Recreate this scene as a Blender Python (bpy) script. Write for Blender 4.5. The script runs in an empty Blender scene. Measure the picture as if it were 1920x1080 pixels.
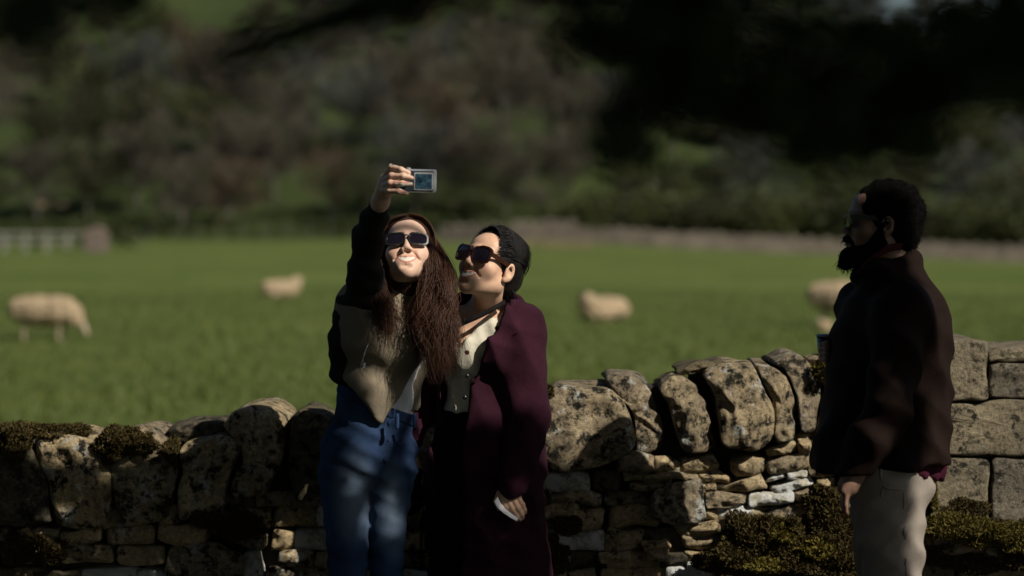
import bpy, math, random
import numpy as np
from mathutils import Vector

# ------------------------------------------------------------------ camera, sky, sun, exposure
sc = bpy.context.scene
col = sc.collection
CAM_Z, FPX = 1.62, 85.0 / 36.0 * 1920.0
TH = math.atan(115.0 / FPX)
cam = bpy.data.cameras.new('camera')
cam.lens = 85.0; cam.sensor_width = 36.0; cam.clip_start = 0.1; cam.clip_end = 6000
cam.dof.use_dof = True; cam.dof.focus_distance = 7.32; cam.dof.aperture_fstop = 1.9
camo = bpy.data.objects.new('camera', cam); col.objects.link(camo)
camo.location = (0, 0, CAM_Z); camo.rotation_euler = (math.pi / 2 - TH, 0, 0)
sc.camera = camo

SUN = np.array([0.73, -0.59, 0.74]); SUN = SUN / np.linalg.norm(SUN)
wd = bpy.data.worlds.new('World'); sc.world = wd; wd.use_nodes = True
nt = wd.node_tree
sky = nt.nodes.new('ShaderNodeTexSky'); sky.sky_type = 'NISHITA'; sky.sun_disc = False
sky.sun_elevation = math.asin(SUN[2]); sky.sun_rotation = math.atan2(SUN[0], SUN[1])
nt.links.new(sky.outputs[0], nt.nodes['Background'].inputs[0])
nt.nodes['Background'].inputs[1].default_value = 0.05
sl = bpy.data.lights.new('sun', 'SUN'); sl.energy = 5.0; sl.angle = math.radians(0.53); sl.color = (1.0, 0.93, 0.82)
slo = bpy.data.objects.new('sun', sl); col.objects.link(slo)
slo.rotation_euler = Vector(-SUN).to_track_quat('-Z', 'Y').to_euler(); slo.location = (20, -12, 20)
sc.view_settings.view_transform = 'Standard'; sc.view_settings.look = 'None'
sc.view_settings.exposure = 0.05; sc.view_settings.gamma = 1.0; sc.view_settings.use_curve_mapping = False
sc.cycles.max_bounces = 5; sc.cycles.diffuse_bounces = 2; sc.cycles.transparent_max_bounces = 6

R = random.Random(7)
NR = np.random.RandomState(11)

def W(px, py, Y):
    """the place at depth Y that stands behind photograph point (px, py)"""
    rx = (px - 960.0) / FPX; ry = (540.0 - py) / FPX
    d = np.array([rx, math.cos(TH) + ry * math.sin(TH), -math.sin(TH) + ry * math.cos(TH)])
    return np.array([0, 0, CAM_Z]) + d * (Y / d[1])

# ------------------------------------------------------------------ materials
MATS = {}
def ramp(n, stops):
    r = n.nodes.new('ShaderNodeValToRGB'); e = r.color_ramp.elements
    while len(e) < len(stops): e.new(0.5)
    for i, (p, c) in enumerate(stops):
        e[i].position = p; e[i].color = (*c, 1) if len(c) == 3 else c
    return r
def new_mat(name, rough=0.9, spec=0.2):
    m = bpy.data.materials.new(name); m.use_nodes = True
    b = m.node_tree.nodes['Principled BSDF']; b.inputs['Roughness'].default_value = rough
    b.inputs['Specular IOR Level'].default_value = spec
    MATS[name] = m
    return m, m.node_tree, b
def noise(n, scale, detail=4, vec=None, rough=0.6):
    t = n.nodes.new('ShaderNodeTexNoise'); t.inputs['Scale'].default_value = scale
    t.inputs['Detail'].default_value = detail; t.inputs['Roughness'].default_value = rough
    if vec is not None: n.links.new(vec, t.inputs['Vector'])
    return t
def mix(n, fac, a, b, mode='MIX'):
    x = n.nodes.new('ShaderNodeMix'); x.data_type = 'RGBA'; x.blend_type = mode
    for sock, v in ((x.inputs[0], fac), (x.inputs[6], a), (x.inputs[7], b)):
        if hasattr(v, 'links'): n.links.new(v, sock)
        elif isinstance(v, (int, float)): sock.default_value = v
        else: sock.default_value = (*v, 1)
    return x.outputs[2]
def pos(n):
    return n.nodes.new('ShaderNodeNewGeometry').outputs['Position']
def bump(n, b, h, strength=0.4, dist=0.01):
    x = n.nodes.new('ShaderNodeBump'); x.inputs['Strength'].default_value = strength; x.inputs['Distance'].default_value = dist
    n.links.new(h, x.inputs['Height']); n.links.new(x.outputs[0], b.inputs['Normal'])
def simple(name, c, rough=0.9, spec=0.2, var=0.25, scale=30, bs=0.3, bd=0.003, hue=None, metallic=0.0, sheen=0.0):
    """plain procedural material: two-tone mottling and a fine relief"""
    m, n, b = new_mat(name, rough, spec)
    p = pos(n); t = noise(n, scale, 5, p)
    c2 = hue or tuple(v * (1 - var) for v in c)
    c1 = tuple(min(1, v * (1 + var)) for v in c)
    r = ramp(n, [(0.3, c2), (0.7, c1)]); n.links.new(t.outputs[0], r.inputs[0])
    n.links.new(r.outputs[0], b.inputs['Base Color'])
    b.inputs['Metallic'].default_value = metallic
    if sheen: b.inputs['Sheen Weight'].default_value = sheen
    t2 = noise(n, scale * 8, 3, p); bump(n, b, t2.outputs[0], bs, bd)
    return m
def leafmat(name, c, var=0.5, hue=None, trans=0.25, rough=0.6):
    """leaf colour differing a little from tree to tree and leaf to leaf"""
    m, n, b = new_mat(name, rough, 0.25)
    oi = n.nodes.new('ShaderNodeObjectInfo'); g = n.nodes.new('ShaderNodeNewGeometry')
    add = n.nodes.new('ShaderNodeMath'); add.operation = 'MULTIPLY_ADD'
    n.links.new(oi.outputs['Random'], add.inputs[0]); add.inputs[1].default_value = 0.5
    s2 = n.nodes.new('ShaderNodeMath'); s2.operation = 'MULTIPLY'; s2.inputs[1].default_value = 0.5
    n.links.new(g.outputs['Random Per Island'], s2.inputs[0]); n.links.new(s2.outputs[0], add.inputs[2])
    r = ramp(n, [(0.0, tuple(v * (1 - var) for v in c)), (0.5, c), (1.0, hue or tuple(v * (1 + var) for v in c))])
    n.links.new(add.outputs[0], r.inputs[0]); n.links.new(r.outputs[0], b.inputs['Base Color'])
    if trans:
        tr = n.nodes.new('ShaderNodeBsdfTranslucent'); n.links.new(r.outputs[0], tr.inputs[0])
        ms = n.nodes.new('ShaderNodeMixShader'); ms.inputs[0].default_value = trans
        n.links.new(b.outputs[0], ms.inputs[1]); n.links.new(tr.outputs[0], ms.inputs[2])
        n.links.new(ms.outputs[0], n.nodes['Material Output'].inputs['Surface'])
    return m
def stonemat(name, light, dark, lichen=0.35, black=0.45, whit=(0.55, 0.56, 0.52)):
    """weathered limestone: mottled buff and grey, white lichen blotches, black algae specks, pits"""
    m, n, b = new_mat(name, 0.95, 0.1)
    p = pos(n); oi = n.nodes.new('ShaderNodeObjectInfo')
    n1 = noise(n, 9, 6, p); n2 = noise(n, 60, 8, p, 0.8); n3 = noise(n, 14, 5, p, 0.75); n4 = noise(n, 22, 6, p, 0.75)
    r1 = ramp(n, [(0.32, dark), (0.62, light)]); n.links.new(n1.outputs[0], r1.inputs[0])
    c = r1.outputs[0]
    r2 = ramp(n, [(0.36, (0.34, 0.32, 0.29)), (0.62, (1.3, 1.25, 1.15))]); n.links.new(n2.outputs[0], r2.inputs[0])
    c = mix(n, 0.85, c, r2.outputs[0], 'MULTIPLY')
    rr = ramp(n, [(0.0, (0.72, 0.72, 0.74)), (0.5, (1.0, 0.97, 0.9)), (1.0, (1.25, 1.18, 1.02))]); n.links.new(oi.outputs['Random'], rr.inputs[0])
    c = mix(n, 1.0, c, rr.outputs[0], 'MULTIPLY')
    rl = ramp(n, [(1 - lichen - 0.03, (0, 0, 0)), (1 - lichen + 0.04, (1, 1, 1))]); n.links.new(n3.outputs[0], rl.inputs[0])
    c = mix(n, rl.outputs[0], c, whit)
    rb = ramp(n, [(black - 0.04, (1, 1, 1)), (black + 0.05, (0, 0, 0))]); n.links.new(n4.outputs[0], rb.inputs[0])
    c = mix(n, rb.outputs[0], c, (0.03, 0.028, 0.022))
    n.links.new(c, b.inputs['Base Color'])
    h = n.nodes.new('ShaderNodeMath'); h.operation = 'ADD'; n.links.new(n2.outputs[0], h.inputs[0]); n.links.new(n4.outputs[0], h.inputs[1])
    bump(n, b, h.outputs[0], 0.9, 0.022)
    return m

stonemat('stone', (0.58, 0.49, 0.34), (0.37, 0.31, 0.22), 0.38, 0.42)
stonemat('stone_coping', (0.52, 0.44, 0.31), (0.29, 0.25, 0.19), 0.405, 0.455)
stonemat('stone_white', (0.66, 0.66, 0.62), (0.50, 0.50, 0.46), 0.55, 0.34, (0.74, 0.75, 0.72))
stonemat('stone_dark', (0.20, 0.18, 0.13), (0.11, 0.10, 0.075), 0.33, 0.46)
stonemat('stone_ashlar', (0.31, 0.28, 0.22), (0.20, 0.185, 0.155), 0.33, 0.42, (0.4, 0.4, 0.37))
simple('hearting', (0.06, 0.05, 0.04), scale=20, bs=0.8, bd=0.02)
leafmat('moss', (0.115, 0.092, 0.018), 0.5, (0.17, 0.14, 0.022), 0.2, 0.9)
leafmat('moss_brown', (0.062, 0.045, 0.014), 0.5, (0.11, 0.082, 0.02), 0.15, 0.9)
leafmat('leaf_near', (0.030, 0.045, 0.012), 0.4, (0.05, 0.07, 0.015), 0.12)
leafmat('leaf_green', (0.048, 0.056, 0.016), 0.4, (0.072, 0.078, 0.02))
leafmat('leaf_olive', (0.042, 0.043, 0.018), 0.4, (0.062, 0.058, 0.024))
leafmat('twig_brown', (0.066, 0.057, 0.042), 0.35, (0.085, 0.07, 0.05), 0.05, 0.9)
leafmat('twig_grey', (0.060, 0.064, 0.056), 0.35, (0.076, 0.078, 0.068), 0.05, 0.9)
leafmat('twig_russet', (0.080, 0.056, 0.036), 0.35, (0.10, 0.07, 0.042), 0.05, 0.9)
leafmat('conifer', (0.018, 0.028, 0.018), 0.4, None, 0.05, 0.8)
leafmat('hedge_leaf', (0.040, 0.050, 0.011), 0.45, (0.06, 0.07, 0.014))
leafmat('grass_blade', (0.098, 0.124, 0.031), 0.2, (0.122, 0.140, 0.040), 0.3)
simple('bark', (0.06, 0.05, 0.04), scale=12, bs=0.8, bd=0.02)
simple('bark_far', (0.10, 0.09, 0.075), scale=2, bs=0.5, bd=0.05)
simple('fence_wood', (0.24, 0.23, 0.20), scale=6)
simple('far_wall_stone', (0.15, 0.125, 0.10), scale=1.2, var=0.35, bs=0.8, bd=0.05)

# ------------------------------------------------------------------ object helpers
def link(o, parent=None):
    col.objects.link(o)
    if parent is not None: o.parent = parent
    return o
def tag(o, label=None, cat=None, group=None, kind=None):
    for k, v in (('label', label), ('category', cat), ('group', group), ('kind', kind)):
        if v: o[k] = v
    return o
def empty(name, loc=(0, 0, 0)):
    o = bpy.data.objects.new(name, None); o.empty_display_size = 0.1; link(o); o.location = tuple(loc); return o
def mesh_data(name, v, f, smooth=True):
    me = bpy.data.meshes.new(name)
    v = np.asarray(v, dtype=np.float32)
    if isinstance(f, np.ndarray):
        k = f.shape[1]
        me.vertices.add(len(v)); me.vertices.foreach_set('co', v.ravel())
        me.loops.add(f.size); me.loops.foreach_set('vertex_index', f.astype(np.int32).ravel())
        me.polygons.add(len(f)); me.polygons.foreach_set('loop_start', np.arange(0, f.size, k, dtype=np.int32))
        me.polygons.foreach_set('loop_total', np.full(len(f), k, dtype=np.int32))
        me.update(calc_edges=True); me.validate()
    else:
        me.from_pydata([tuple(map(float, x)) for x in v], [], f); me.update()
    if smooth:
        me.polygons.foreach_set('use_smooth', np.ones(len(me.polygons), dtype=bool))
    return me
def build(name, v, f, mat, parent=None, smooth=True, origin=None):
    """one mesh object; its vertices come in world places and are stored about its own origin"""
    v = np.asarray(v, dtype=np.float64)
    po = np.array(parent.matrix_world.translation if parent is not None and parent.parent is None else (0, 0, 0), dtype=float)
    if parent is not None:
        q = parent; po = np.zeros(3)
        while q is not None: po += np.array(q.location); q = q.parent
    if origin is None: origin = v.mean(0) if len(v) else np.zeros(3)
    origin = np.asarray(origin, float)
    me = mesh_data(name, v - origin, f, smooth)
    if isinstance(mat, str): mat = [mat]
    for m in mat: me.materials.append(MATS[m])
    o = bpy.data.objects.new(name, me); o.location = tuple(origin - po); link(o, parent)
    return o
class MB:
    """collects simple solids into one mesh"""
    def __init__(s): s.v = []; s.f = []
    def add(s, v, f):
        k = len(s.v); s.v += [tuple(map(float, x)) for x in v]; s.f += [tuple(i + k for i in q) for q in f]
    def box(s, lo, hi):
        x0, y0, z0 = lo; x1, y1, z1 = hi
        s.add([(x0,y0,z0),(x1,y0,z0),(x1,y1,z0),(x0,y1,z0),(x0,y0,z1),(x1,y0,z1),(x1,y1,z1),(x0,y1,z1)],
              [(0,3,2,1),(4,5,6,7),(0,1,5,4),(1,2,6,5),(2,3,7,6),(3,0,4,7)])
    def obox(s, c, ax, h):
        """box with axes ax (3 unit rows) and half sizes h"""
        c = np.asarray(c, float); v = []
        for sx, sy, sz in ((-1,-1,-1),(1,-1,-1),(1,1,-1),(-1,1,-1),(-1,-1,1),(1,-1,1),(1,1,1),(-1,1,1)):
            v.append(c + ax[0]*h[0]*sx + ax[1]*h[1]*sy + ax[2]*h[2]*sz)
        s.add(v, [(0,3,2,1),(4,5,6,7),(0,1,5,4),(1,2,6,5),(2,3,7,6),(3,0,4,7)])
    def tube(s, pts, rad, n=6, cap=True):
        pts = [np.asarray(p, float) for p in pts]; m = len(pts); v = []; f = []
        if not hasattr(rad, '__len__'): rad = [rad] * m
        for i in range(m):
            t = pts[min(i+1, m-1)] - pts[max(i-1, 0)]; t /= (np.linalg.norm(t) + 1e-9)
            a = np.cross(t, (0, 0, 1)) if abs(t[2]) < 0.9 else np.cross(t, (1, 0, 0)); a /= np.linalg.norm(a); b = np.cross(t, a)
            for k in range(n):
                q = 2 * math.pi * k / n; v.append(pts[i] + rad[i] * (math.cos(q) * a + math.sin(q) * b))
        for i in range(m - 1):
            for k in range(n):
                f.append((i*n+k, i*n+(k+1) % n, (i+1)*n+(k+1) % n, (i+1)*n+k))
        if cap: f.append(tuple(range(n-1, -1, -1))); f.append(tuple((m-1)*n+k for k in range(n)))
        s.add(v, f)
    def build(s, name, mat, parent=None, smooth=False, origin=None):
        return build(name, np.array(s.v), s.f, mat, parent, smooth, origin)
def quads(c, u, v):
    """leaf faces: centres c, half axes u and v, all (n,3)"""
    n = len(c); P = np.stack([c - u, c - v * 0.55 + u*0.1, c + u, c + v * 0.55 + u*0.1], 1).reshape(-1, 3)
    return P, np.arange(4 * n).reshape(n, 4)
def rdir(n, rs=NR):
    d = rs.normal(size=(n, 3)); return d / np.linalg.norm(d, axis=1, keepdims=True)
def sines(P, freq, seed, n=6, aniso=(1, 1, 1)):
    """smooth 3-D noise in about -1..1 from a few waves"""
    rs = np.random.RandomState(seed); out = np.zeros(len(P), np.float32)
    for i in range(n):
        k = rdir(1, rs)[0] * freq * rs.uniform(0.6, 1.6) * np.asarray(aniso)
        out += np.sin(P @ k.astype(P.dtype) + P.dtype.type(rs.uniform(0, 6.28)))
    return out / (n ** 0.5) / 1.1

# ------------------------------------------------------------------ solid modelling for bodies, clothes and animals
class Solid:
    """smooth union of tapered limbs and ellipsoids, meshed as one continuous skin"""
    def __init__(s): s.p = []; s.M = np.eye(3); s.o = np.zeros(3); s.sc = 1.0; s.noise = None
    def frame(s, o, l, f, u, scale=1.0):
        s.o = np.asarray(o, float); s.M = np.array([l, f, u], float); s.sc = scale; return s
    def world(s): s.o = np.zeros(3); s.M = np.eye(3); s.sc = 1.0; return s
    def g(s, a): return s.o + (np.asarray(a, float) * s.sc) @ s.M
    def cap(s, a, b, ra, rb=None, k=0.015, op='u'):
        rb = ra if rb is None else rb
        s.p.append(('c', s.g(a), s.g(b), ra * s.sc, rb * s.sc, k, op)); return s
    def chain(s, pts, rad, k=0.015):
        for i in range(len(pts) - 1): s.cap(pts[i], pts[i+1], rad[i], rad[i+1], k)
        return s
    def ell(s, c, r, k=0.015, op='u', axes=None):
        A = s.M if axes is None else np.asarray(axes, float)
        s.p.append(('e', s.g(c), np.asarray(r, float) * s.sc, A, k, op)); return s
    def half(s, pt, nrm, k=0.003):
        """cut away everything on the side nrm points to"""
        nrm = np.asarray(nrm, float); s.p.append(('h', np.asarray(pt, float), nrm / np.linalg.norm(nrm), k, 's')); return s
    def poly(s, pts, y0, y1, k=0.003, op='s'):
        """prism over an outline in x,z between depths y0 and y1"""
        s.p.append(('p', np.asarray(pts, float), y0, y1, k, op)); return s
    def ev(s, P):
        P = np.asarray(P, np.float32); d = np.full(len(P), 1e3, np.float32)
        for q in s.p:
            if q[0] == 'c':
                _, a, b, ra, rb, k, op = q; a = a.astype(np.float32); ab = b.astype(np.float32) - a; L = ab @ ab + np.float32(1e-12)
                t = np.clip(((P - a) @ ab) / L, 0, 1); w = P - a - t[:, None] * ab; e = np.sqrt(np.einsum('ij,ij->i', w, w)) - (ra + (rb - ra) * t)
            elif q[0] == 'e':
                _, c, r, A, k, op = q; r = r.astype(np.float32); l = (P - c.astype(np.float32)) @ A.T.astype(np.float32)
                l /= r; k0 = np.sqrt(np.einsum('ij,ij->i', l, l)); l /= r; k1 = np.sqrt(np.einsum('ij,ij->i', l, l)) + np.float32(1e-9); e = k0 * (k0 - 1) / k1
                e = np.where(k0 < 1e-3, -r.min(), e)
            elif q[0] == 'h':
                _, c, nn, k, op = q; e = -((P - c) @ nn)
            else:
                _, pts, y0, y1, k, op = q; x = P[:, 0]; z = P[:, 2]; dd = np.full(len(P), 1e9); ins = np.zeros(len(P), bool); m = len(pts)
                for i in range(m):
                    ax, az = pts[i]; bx, bz = pts[(i+1) % m]; ex, ez = bx - ax, bz - az
                    t = np.clip(((x-ax)*ex + (z-az)*ez) / (ex*ex + ez*ez + 1e-12), 0, 1)
                    dd = np.minimum(dd, np.hypot(x-ax-t*ex, z-az-t*ez))
                    c = (az > z) != (bz > z)
                    ins ^= c & (x < (ex) * (z - az) / (ez if abs(ez) > 1e-12 else 1e-12) + ax)
                e = np.maximum(np.where(ins, -dd, dd), np.maximum(y0 - P[:, 1], P[:, 1] - y1))
            if op == 'u':
                h = np.clip(0.5 + 0.5 * (d - e) / k, 0, 1); d = d * (1 - h) + e * h - k * h * (1 - h)
            else:
                e = -e if op == 's' else e; h = np.clip(0.5 - 0.5 * (d - e) / k, 0, 1); d = d * (1 - h) + e * h + k * h * (1 - h)
        if s.noise is not None:
            q = np.abs(d) < 0.05
            if q.any(): d[q] -= s.noise(P[q])
        return d
    def bounds(s):
        lo = np.full(3, 1e9); hi = -lo
        for q in s.p:
            if q[-1] != 'u': continue
            if q[0] == 'c':
                for a, r in ((q[1], q[3]), (q[2], q[4])): lo = np.minimum(lo, a - r); hi = np.maximum(hi, a + r)
            elif q[0] == 'e':
                e = np.sqrt(((q[3] * q[2][:, None]) ** 2).sum(0)); lo = np.minimum(lo, q[1] - e); hi = np.maximum(hi, q[1] + e)
        return lo - 0.03, hi + 0.03
    def mesh(s, coarse, fine=None, boxes=()):
        """fine = grid step inside the given boxes (lo, hi), coarse elsewhere"""
        lo, hi = s.bounds(); ax = []
        for i in range(3):
            c = [lo[i]]
            while c[-1] < hi[i]:
                st = coarse
                for bl, bh in boxes:
                    if bl[i] - coarse <= c[-1] <= bh[i]: st = fine
                c.append(c[-1] + st)
            ax.append(np.array(c))
        X, Y, Z = ax; n = (len(X), len(Y), len(Z)); B = 6
        F = np.full(n, 1.0, np.float32)
        ib = [np.arange(0, k - 1, B) for k in n]
        cen = [np.array([(a[i] + a[min(i + B, len(a) - 1)]) / 2 for i in ii]) for a, ii in zip(ax, ib)]
        hw = [np.array([(a[min(i + B, len(a) - 1)] - a[i]) / 2 for i in ii]) for a, ii in zip(ax, ib)]
        G = np.stack(np.meshgrid(*cen, indexing='ij'), -1).reshape(-1, 3)
        H = np.linalg.norm(np.stack(np.meshgrid(*hw, indexing='ij'), -1).reshape(-1, 3), axis=1)
        D = s.ev(G); near = np.abs(D) < H * 1.15 + 0.012
        I = np.stack(np.meshgrid(*ib, indexing='ij'), -1).reshape(-1, 3)
        for i0, d in zip(I[~near], D[~near]):
            if d < 0: F[i0[0]:i0[0]+B+1, i0[1]:i0[1]+B+1, i0[2]:i0[2]+B+1] = -1.0
        mask = np.zeros(n, bool)
        for i0 in I[near]: mask[i0[0]:i0[0]+B+1, i0[1]:i0[1]+B+1, i0[2]:i0[2]+B+1] = True
        ii = np.argwhere(mask)
        P = np.stack([X[ii[:, 0]], Y[ii[:, 1]], Z[ii[:, 2]]], 1)
        for a in range(0, len(P), 200000): F[tuple(ii[a:a+200000].T)] = s.ev(P[a:a+200000])
        neg = F < 0
        cnt = np.zeros((n[0]-1, n[1]-1, n[2]-1), np.int8)
        for dx in (0, 1):
            for dy in (0, 1):
                for dz in (0, 1): cnt += neg[dx:n[0]-1+dx, dy:n[1]-1+dy, dz:n[2]-1+dz]
        act = (cnt > 0) & (cnt < 8); ci = np.argwhere(act)
        idx = np.full(act.shape, -1, np.int64); idx[act] = np.arange(len(ci))
        acc = np.zeros((len(ci), 3)); num = np.zeros(len(ci))
        cor = [np.array(c) for c in ((0,0,0),(1,0,0),(0,1,0),(1,1,0),(0,0,1),(1,0,1),(0,1,1),(1,1,1))]
        for a, b in ((0,1),(2,3),(4,5),(6,7),(0,2),(1,3),(4,6),(5,7),(0,4),(1,5),(2,6),(3,7)):
            pa = ci + cor[a]; pb = ci + cor[b]; fa = F[tuple(pa.T)]; fb = F[tuple(pb.T)]
            mm = (fa < 0) != (fb < 0); t = np.where(mm, fa / np.where(mm, fa - fb, 1), 0)
            A = np.stack([X[pa[:, 0]], Y[pa[:, 1]], Z[pa[:, 2]]], 1); Bp = np.stack([X[pb[:, 0]], Y[pb[:, 1]], Z[pb[:, 2]]], 1)
            acc += np.where(mm[:, None], A + t[:, None] * (Bp - A), 0); num += mm
        V = acc / np.maximum(num, 1)[:, None]; faces = []
        for axis in range(3):
            o1, o2 = [(1, 2), (2, 0), (0, 1)][axis]
            sl0 = [slice(None)] * 3; sl1 = [slice(None)] * 3
            sl0[axis] = slice(0, n[axis]-1); sl1[axis] = slice(1, n[axis])
            ch = neg[tuple(sl0)] != neg[tuple(sl1)]; e = np.argwhere(ch)
            e = e[(e[:, o1] > 0) & (e[:, o2] > 0) & (e[:, o1] < n[o1]-1) & (e[:, o2] < n[o2]-1)]
            inside = neg[tuple(e.T)]
            q = []
            for d1, d2 in ((-1, -1), (0, -1), (0, 0), (-1, 0)):
                w = e.copy(); w[:, o1] += d1; w[:, o2] += d2; q.append(idx[tuple(w.T)])
            q = np.stack(q, 1); q[~inside] = q[~inside][:, ::-1]; faces.append(q)
        Fc = np.concatenate(faces); Fc = Fc[(Fc >= 0).all(1)]
        return V, Fc
def colour(o, cols):
    a = o.data.color_attributes.new('tone', 'FLOAT_COLOR', 'POINT')
    a.data.foreach_set('color', np.c_[cols, np.ones(len(cols))].astype(np.float32).ravel())
def axes_of(f, up=(0, 0, 1), roll=0.0):
    f = np.asarray(f, float); f /= np.linalg.norm(f); u = np.asarray(up, float); u = u - (u @ f) * f; u /= np.linalg.norm(u)
    l = np.cross(u, f)
    if roll: l, u = l * math.cos(roll) + u * math.sin(roll), u * math.cos(roll) - l * math.sin(roll)
    return l, f, u

# ------------------------------------------------------------------ ground, hill, verge
def fz(x, y):
    """the pasture: almost flat, falling a little to the right at its far end"""
    x = np.asarray(x, float); y = np.asarray(y, float)
    g = np.where(x > 1.6, 0.50 - 0.044 * np.minimum(x - 1.6, 45), np.maximum(0.50 + 0.016 * (x - 1.6), 0.0))
    return 0.05 * np.sin(x * 0.23 + 0.4) * np.sin(y * 0.11) * np.clip((y - 12) / 20, 0, 1) + g * np.clip((y - 55) / 125, 0, 1) ** 1.3
def hz(x, y):
    """height of the land: flat pasture, then the valley side"""
    x = np.asarray(x, float); y = np.asarray(y, float)
    t = np.clip((y - 285) / 560.0, 0, None)
    top = 118 - 52 / (1 + np.exp(-(x - 62) / 14.0))
    h = top * (1 - np.exp(-1.55 * t ** 1.15)) / (1 - math.exp(-1.55))
    h = np.minimum(h, top * 1.04)
    return fz(x, y) + h + np.where(y > 285, 1.0, 0.0) * np.clip((y - 285) / 60, 0, 1) * (2.0 * np.sin(x * 0.045 + 1.0) * np.sin(y * 0.021) + 1.2 * np.sin(x * 0.11 + y * 0.05))
def sheet(name, xs, ys, zf, mat):
    X, Y = np.meshgrid(xs, ys, indexing='ij'); Z = zf(X, Y); nx, ny = X.shape
    v = np.stack([X, Y, Z], -1).reshape(-1, 3)
    i = (np.arange(nx-1)[:, None] * ny + np.arange(ny-1)[None]).ravel()
    return build(name, v, np.stack([i, i+ny, i+ny+1, i+1], 1), mat, None, True, (0, 0, 0))
m, n, b = new_mat('pasture', 0.95, 0.1)
p = pos(n); n1 = noise(n, 0.09, 5, p, 0.6); n2 = noise(n, 1.6, 6, p, 0.7); n3 = noise(n, 0.35, 4, p)
r1 = ramp(n, [(0.3, (0.068, 0.096, 0.022)), (0.55, (0.096, 0.124, 0.031)), (0.75, (0.126, 0.142, 0.043))]); n.links.new(n1.outputs[0], r1.inputs[0])
r2 = ramp(n, [(0.3, (0.8, 0.82, 0.75)), (0.7, (1.15, 1.12, 1.1))]); n.links.new(n2.outputs[0], r2.inputs[0])
r3 = ramp(n, [(0.35, (0.8, 0.85, 0.8)), (0.7, (1.15, 1.1, 1.0))]); n.links.new(n3.outputs[0], r3.inputs[0])
c = mix(n, 0.9, r1.outputs[0], r2.outputs[0], 'MULTIPLY'); c = mix(n, 1.0, c, r3.outputs[0], 'MULTIPLY')
n.links.new(c, b.inputs['Base Color']); bump(n, b, n2.outputs[0], 0.5, 0.06)
m, n, b = new_mat('hill_grass', 0.95, 0.1)
p = pos(n); n1 = noise(n, 0.02, 5, p, 0.6); n2 = noise(n, 0.35, 6, p, 0.7)
r1 = ramp(n, [(0.35, (0.027, 0.040, 0.014)), (0.6, (0.042, 0.056, 0.018))]); n.links.new(n1.outputs[0], r1.inputs[0])
r2 = ramp(n, [(0.3, (0.65, 0.65, 0.6)), (0.7, (1.2, 1.2, 1.15))]); n.links.new(n2.outputs[0], r2.inputs[0])
n.links.new(mix(n, 0.9, r1.outputs[0], r2.outputs[0], 'MULTIPLY'), b.inputs['Base Color']); bump(n, b, n2.outputs[0], 0.8, 0.3)
simple('verge_soil', (0.040, 0.036, 0.028), scale=3, var=0.5, bs=0.9, bd=0.03)
xs = np.concatenate([np.linspace(-1500, -130, 16), np.linspace(-120, 120, 81), np.linspace(130, 1500, 16)])
tag(sheet('field', xs, np.concatenate([np.linspace(-1200, -50, 6), np.linspace(-40, 290, 121)]), fz, 'pasture'), kind='structure')
tag(sheet('hillside', np.concatenate([np.linspace(-1500, -320, 12), np.linspace(-300, 300, 121), np.linspace(320, 1500, 12)]),
          np.concatenate([np.linspace(283, 900, 90), np.linspace(930, 2200, 12)]),
          lambda x, y: hz(x, y) - np.where(y < 285.5, 0.4, 0.0), 'hill_grass'), kind='structure')
sheet_v = sheet('verge', np.linspace(-9, 9, 30), np.linspace(-6, 7.75, 24), lambda x, y: 0.012 + 0.006 * np.sin(x * 2.1) * np.sin(y * 1.7), 'verge_soil'); tag(sheet_v, kind='structure')

# short tufts standing in the pasture on the near side
def tufts(n_, xr, yr, hgt, seed):
    rs = np.random.RandomState(seed); y = yr[0] + (yr[1] - yr[0]) * rs.rand(n_) ** 1.5; x = (rs.rand(n_) * 2 - 1) * (0.23 * y + 1.5)
    c = np.stack([x, y, fz(x, y)], 1); a = rs.rand(n_) * 6.28; h = hgt * (0.5 + rs.rand(n_)); w = 0.006 + 0.012 * rs.rand(n_)
    s = np.stack([np.cos(a) * w, np.sin(a) * w, 0 * a], 1); lean = np.stack([rs.normal(size=n_) * 0.45 * h, rs.normal(size=n_) * 0.45 * h, h], 1)
    v = np.stack([c - s, c + s, c + lean], 1).reshape(-1, 3); return v, np.arange(3 * n_).reshape(n_, 3)
v, f = tufts(90000, None, (8.6, 60), 0.07, 3)
tag(build('grass', v, f, 'grass_blade', None, False, (0, 20, 0)), 'short green pasture grass growing beyond the stone wall', 'grass', kind='stuff')

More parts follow.
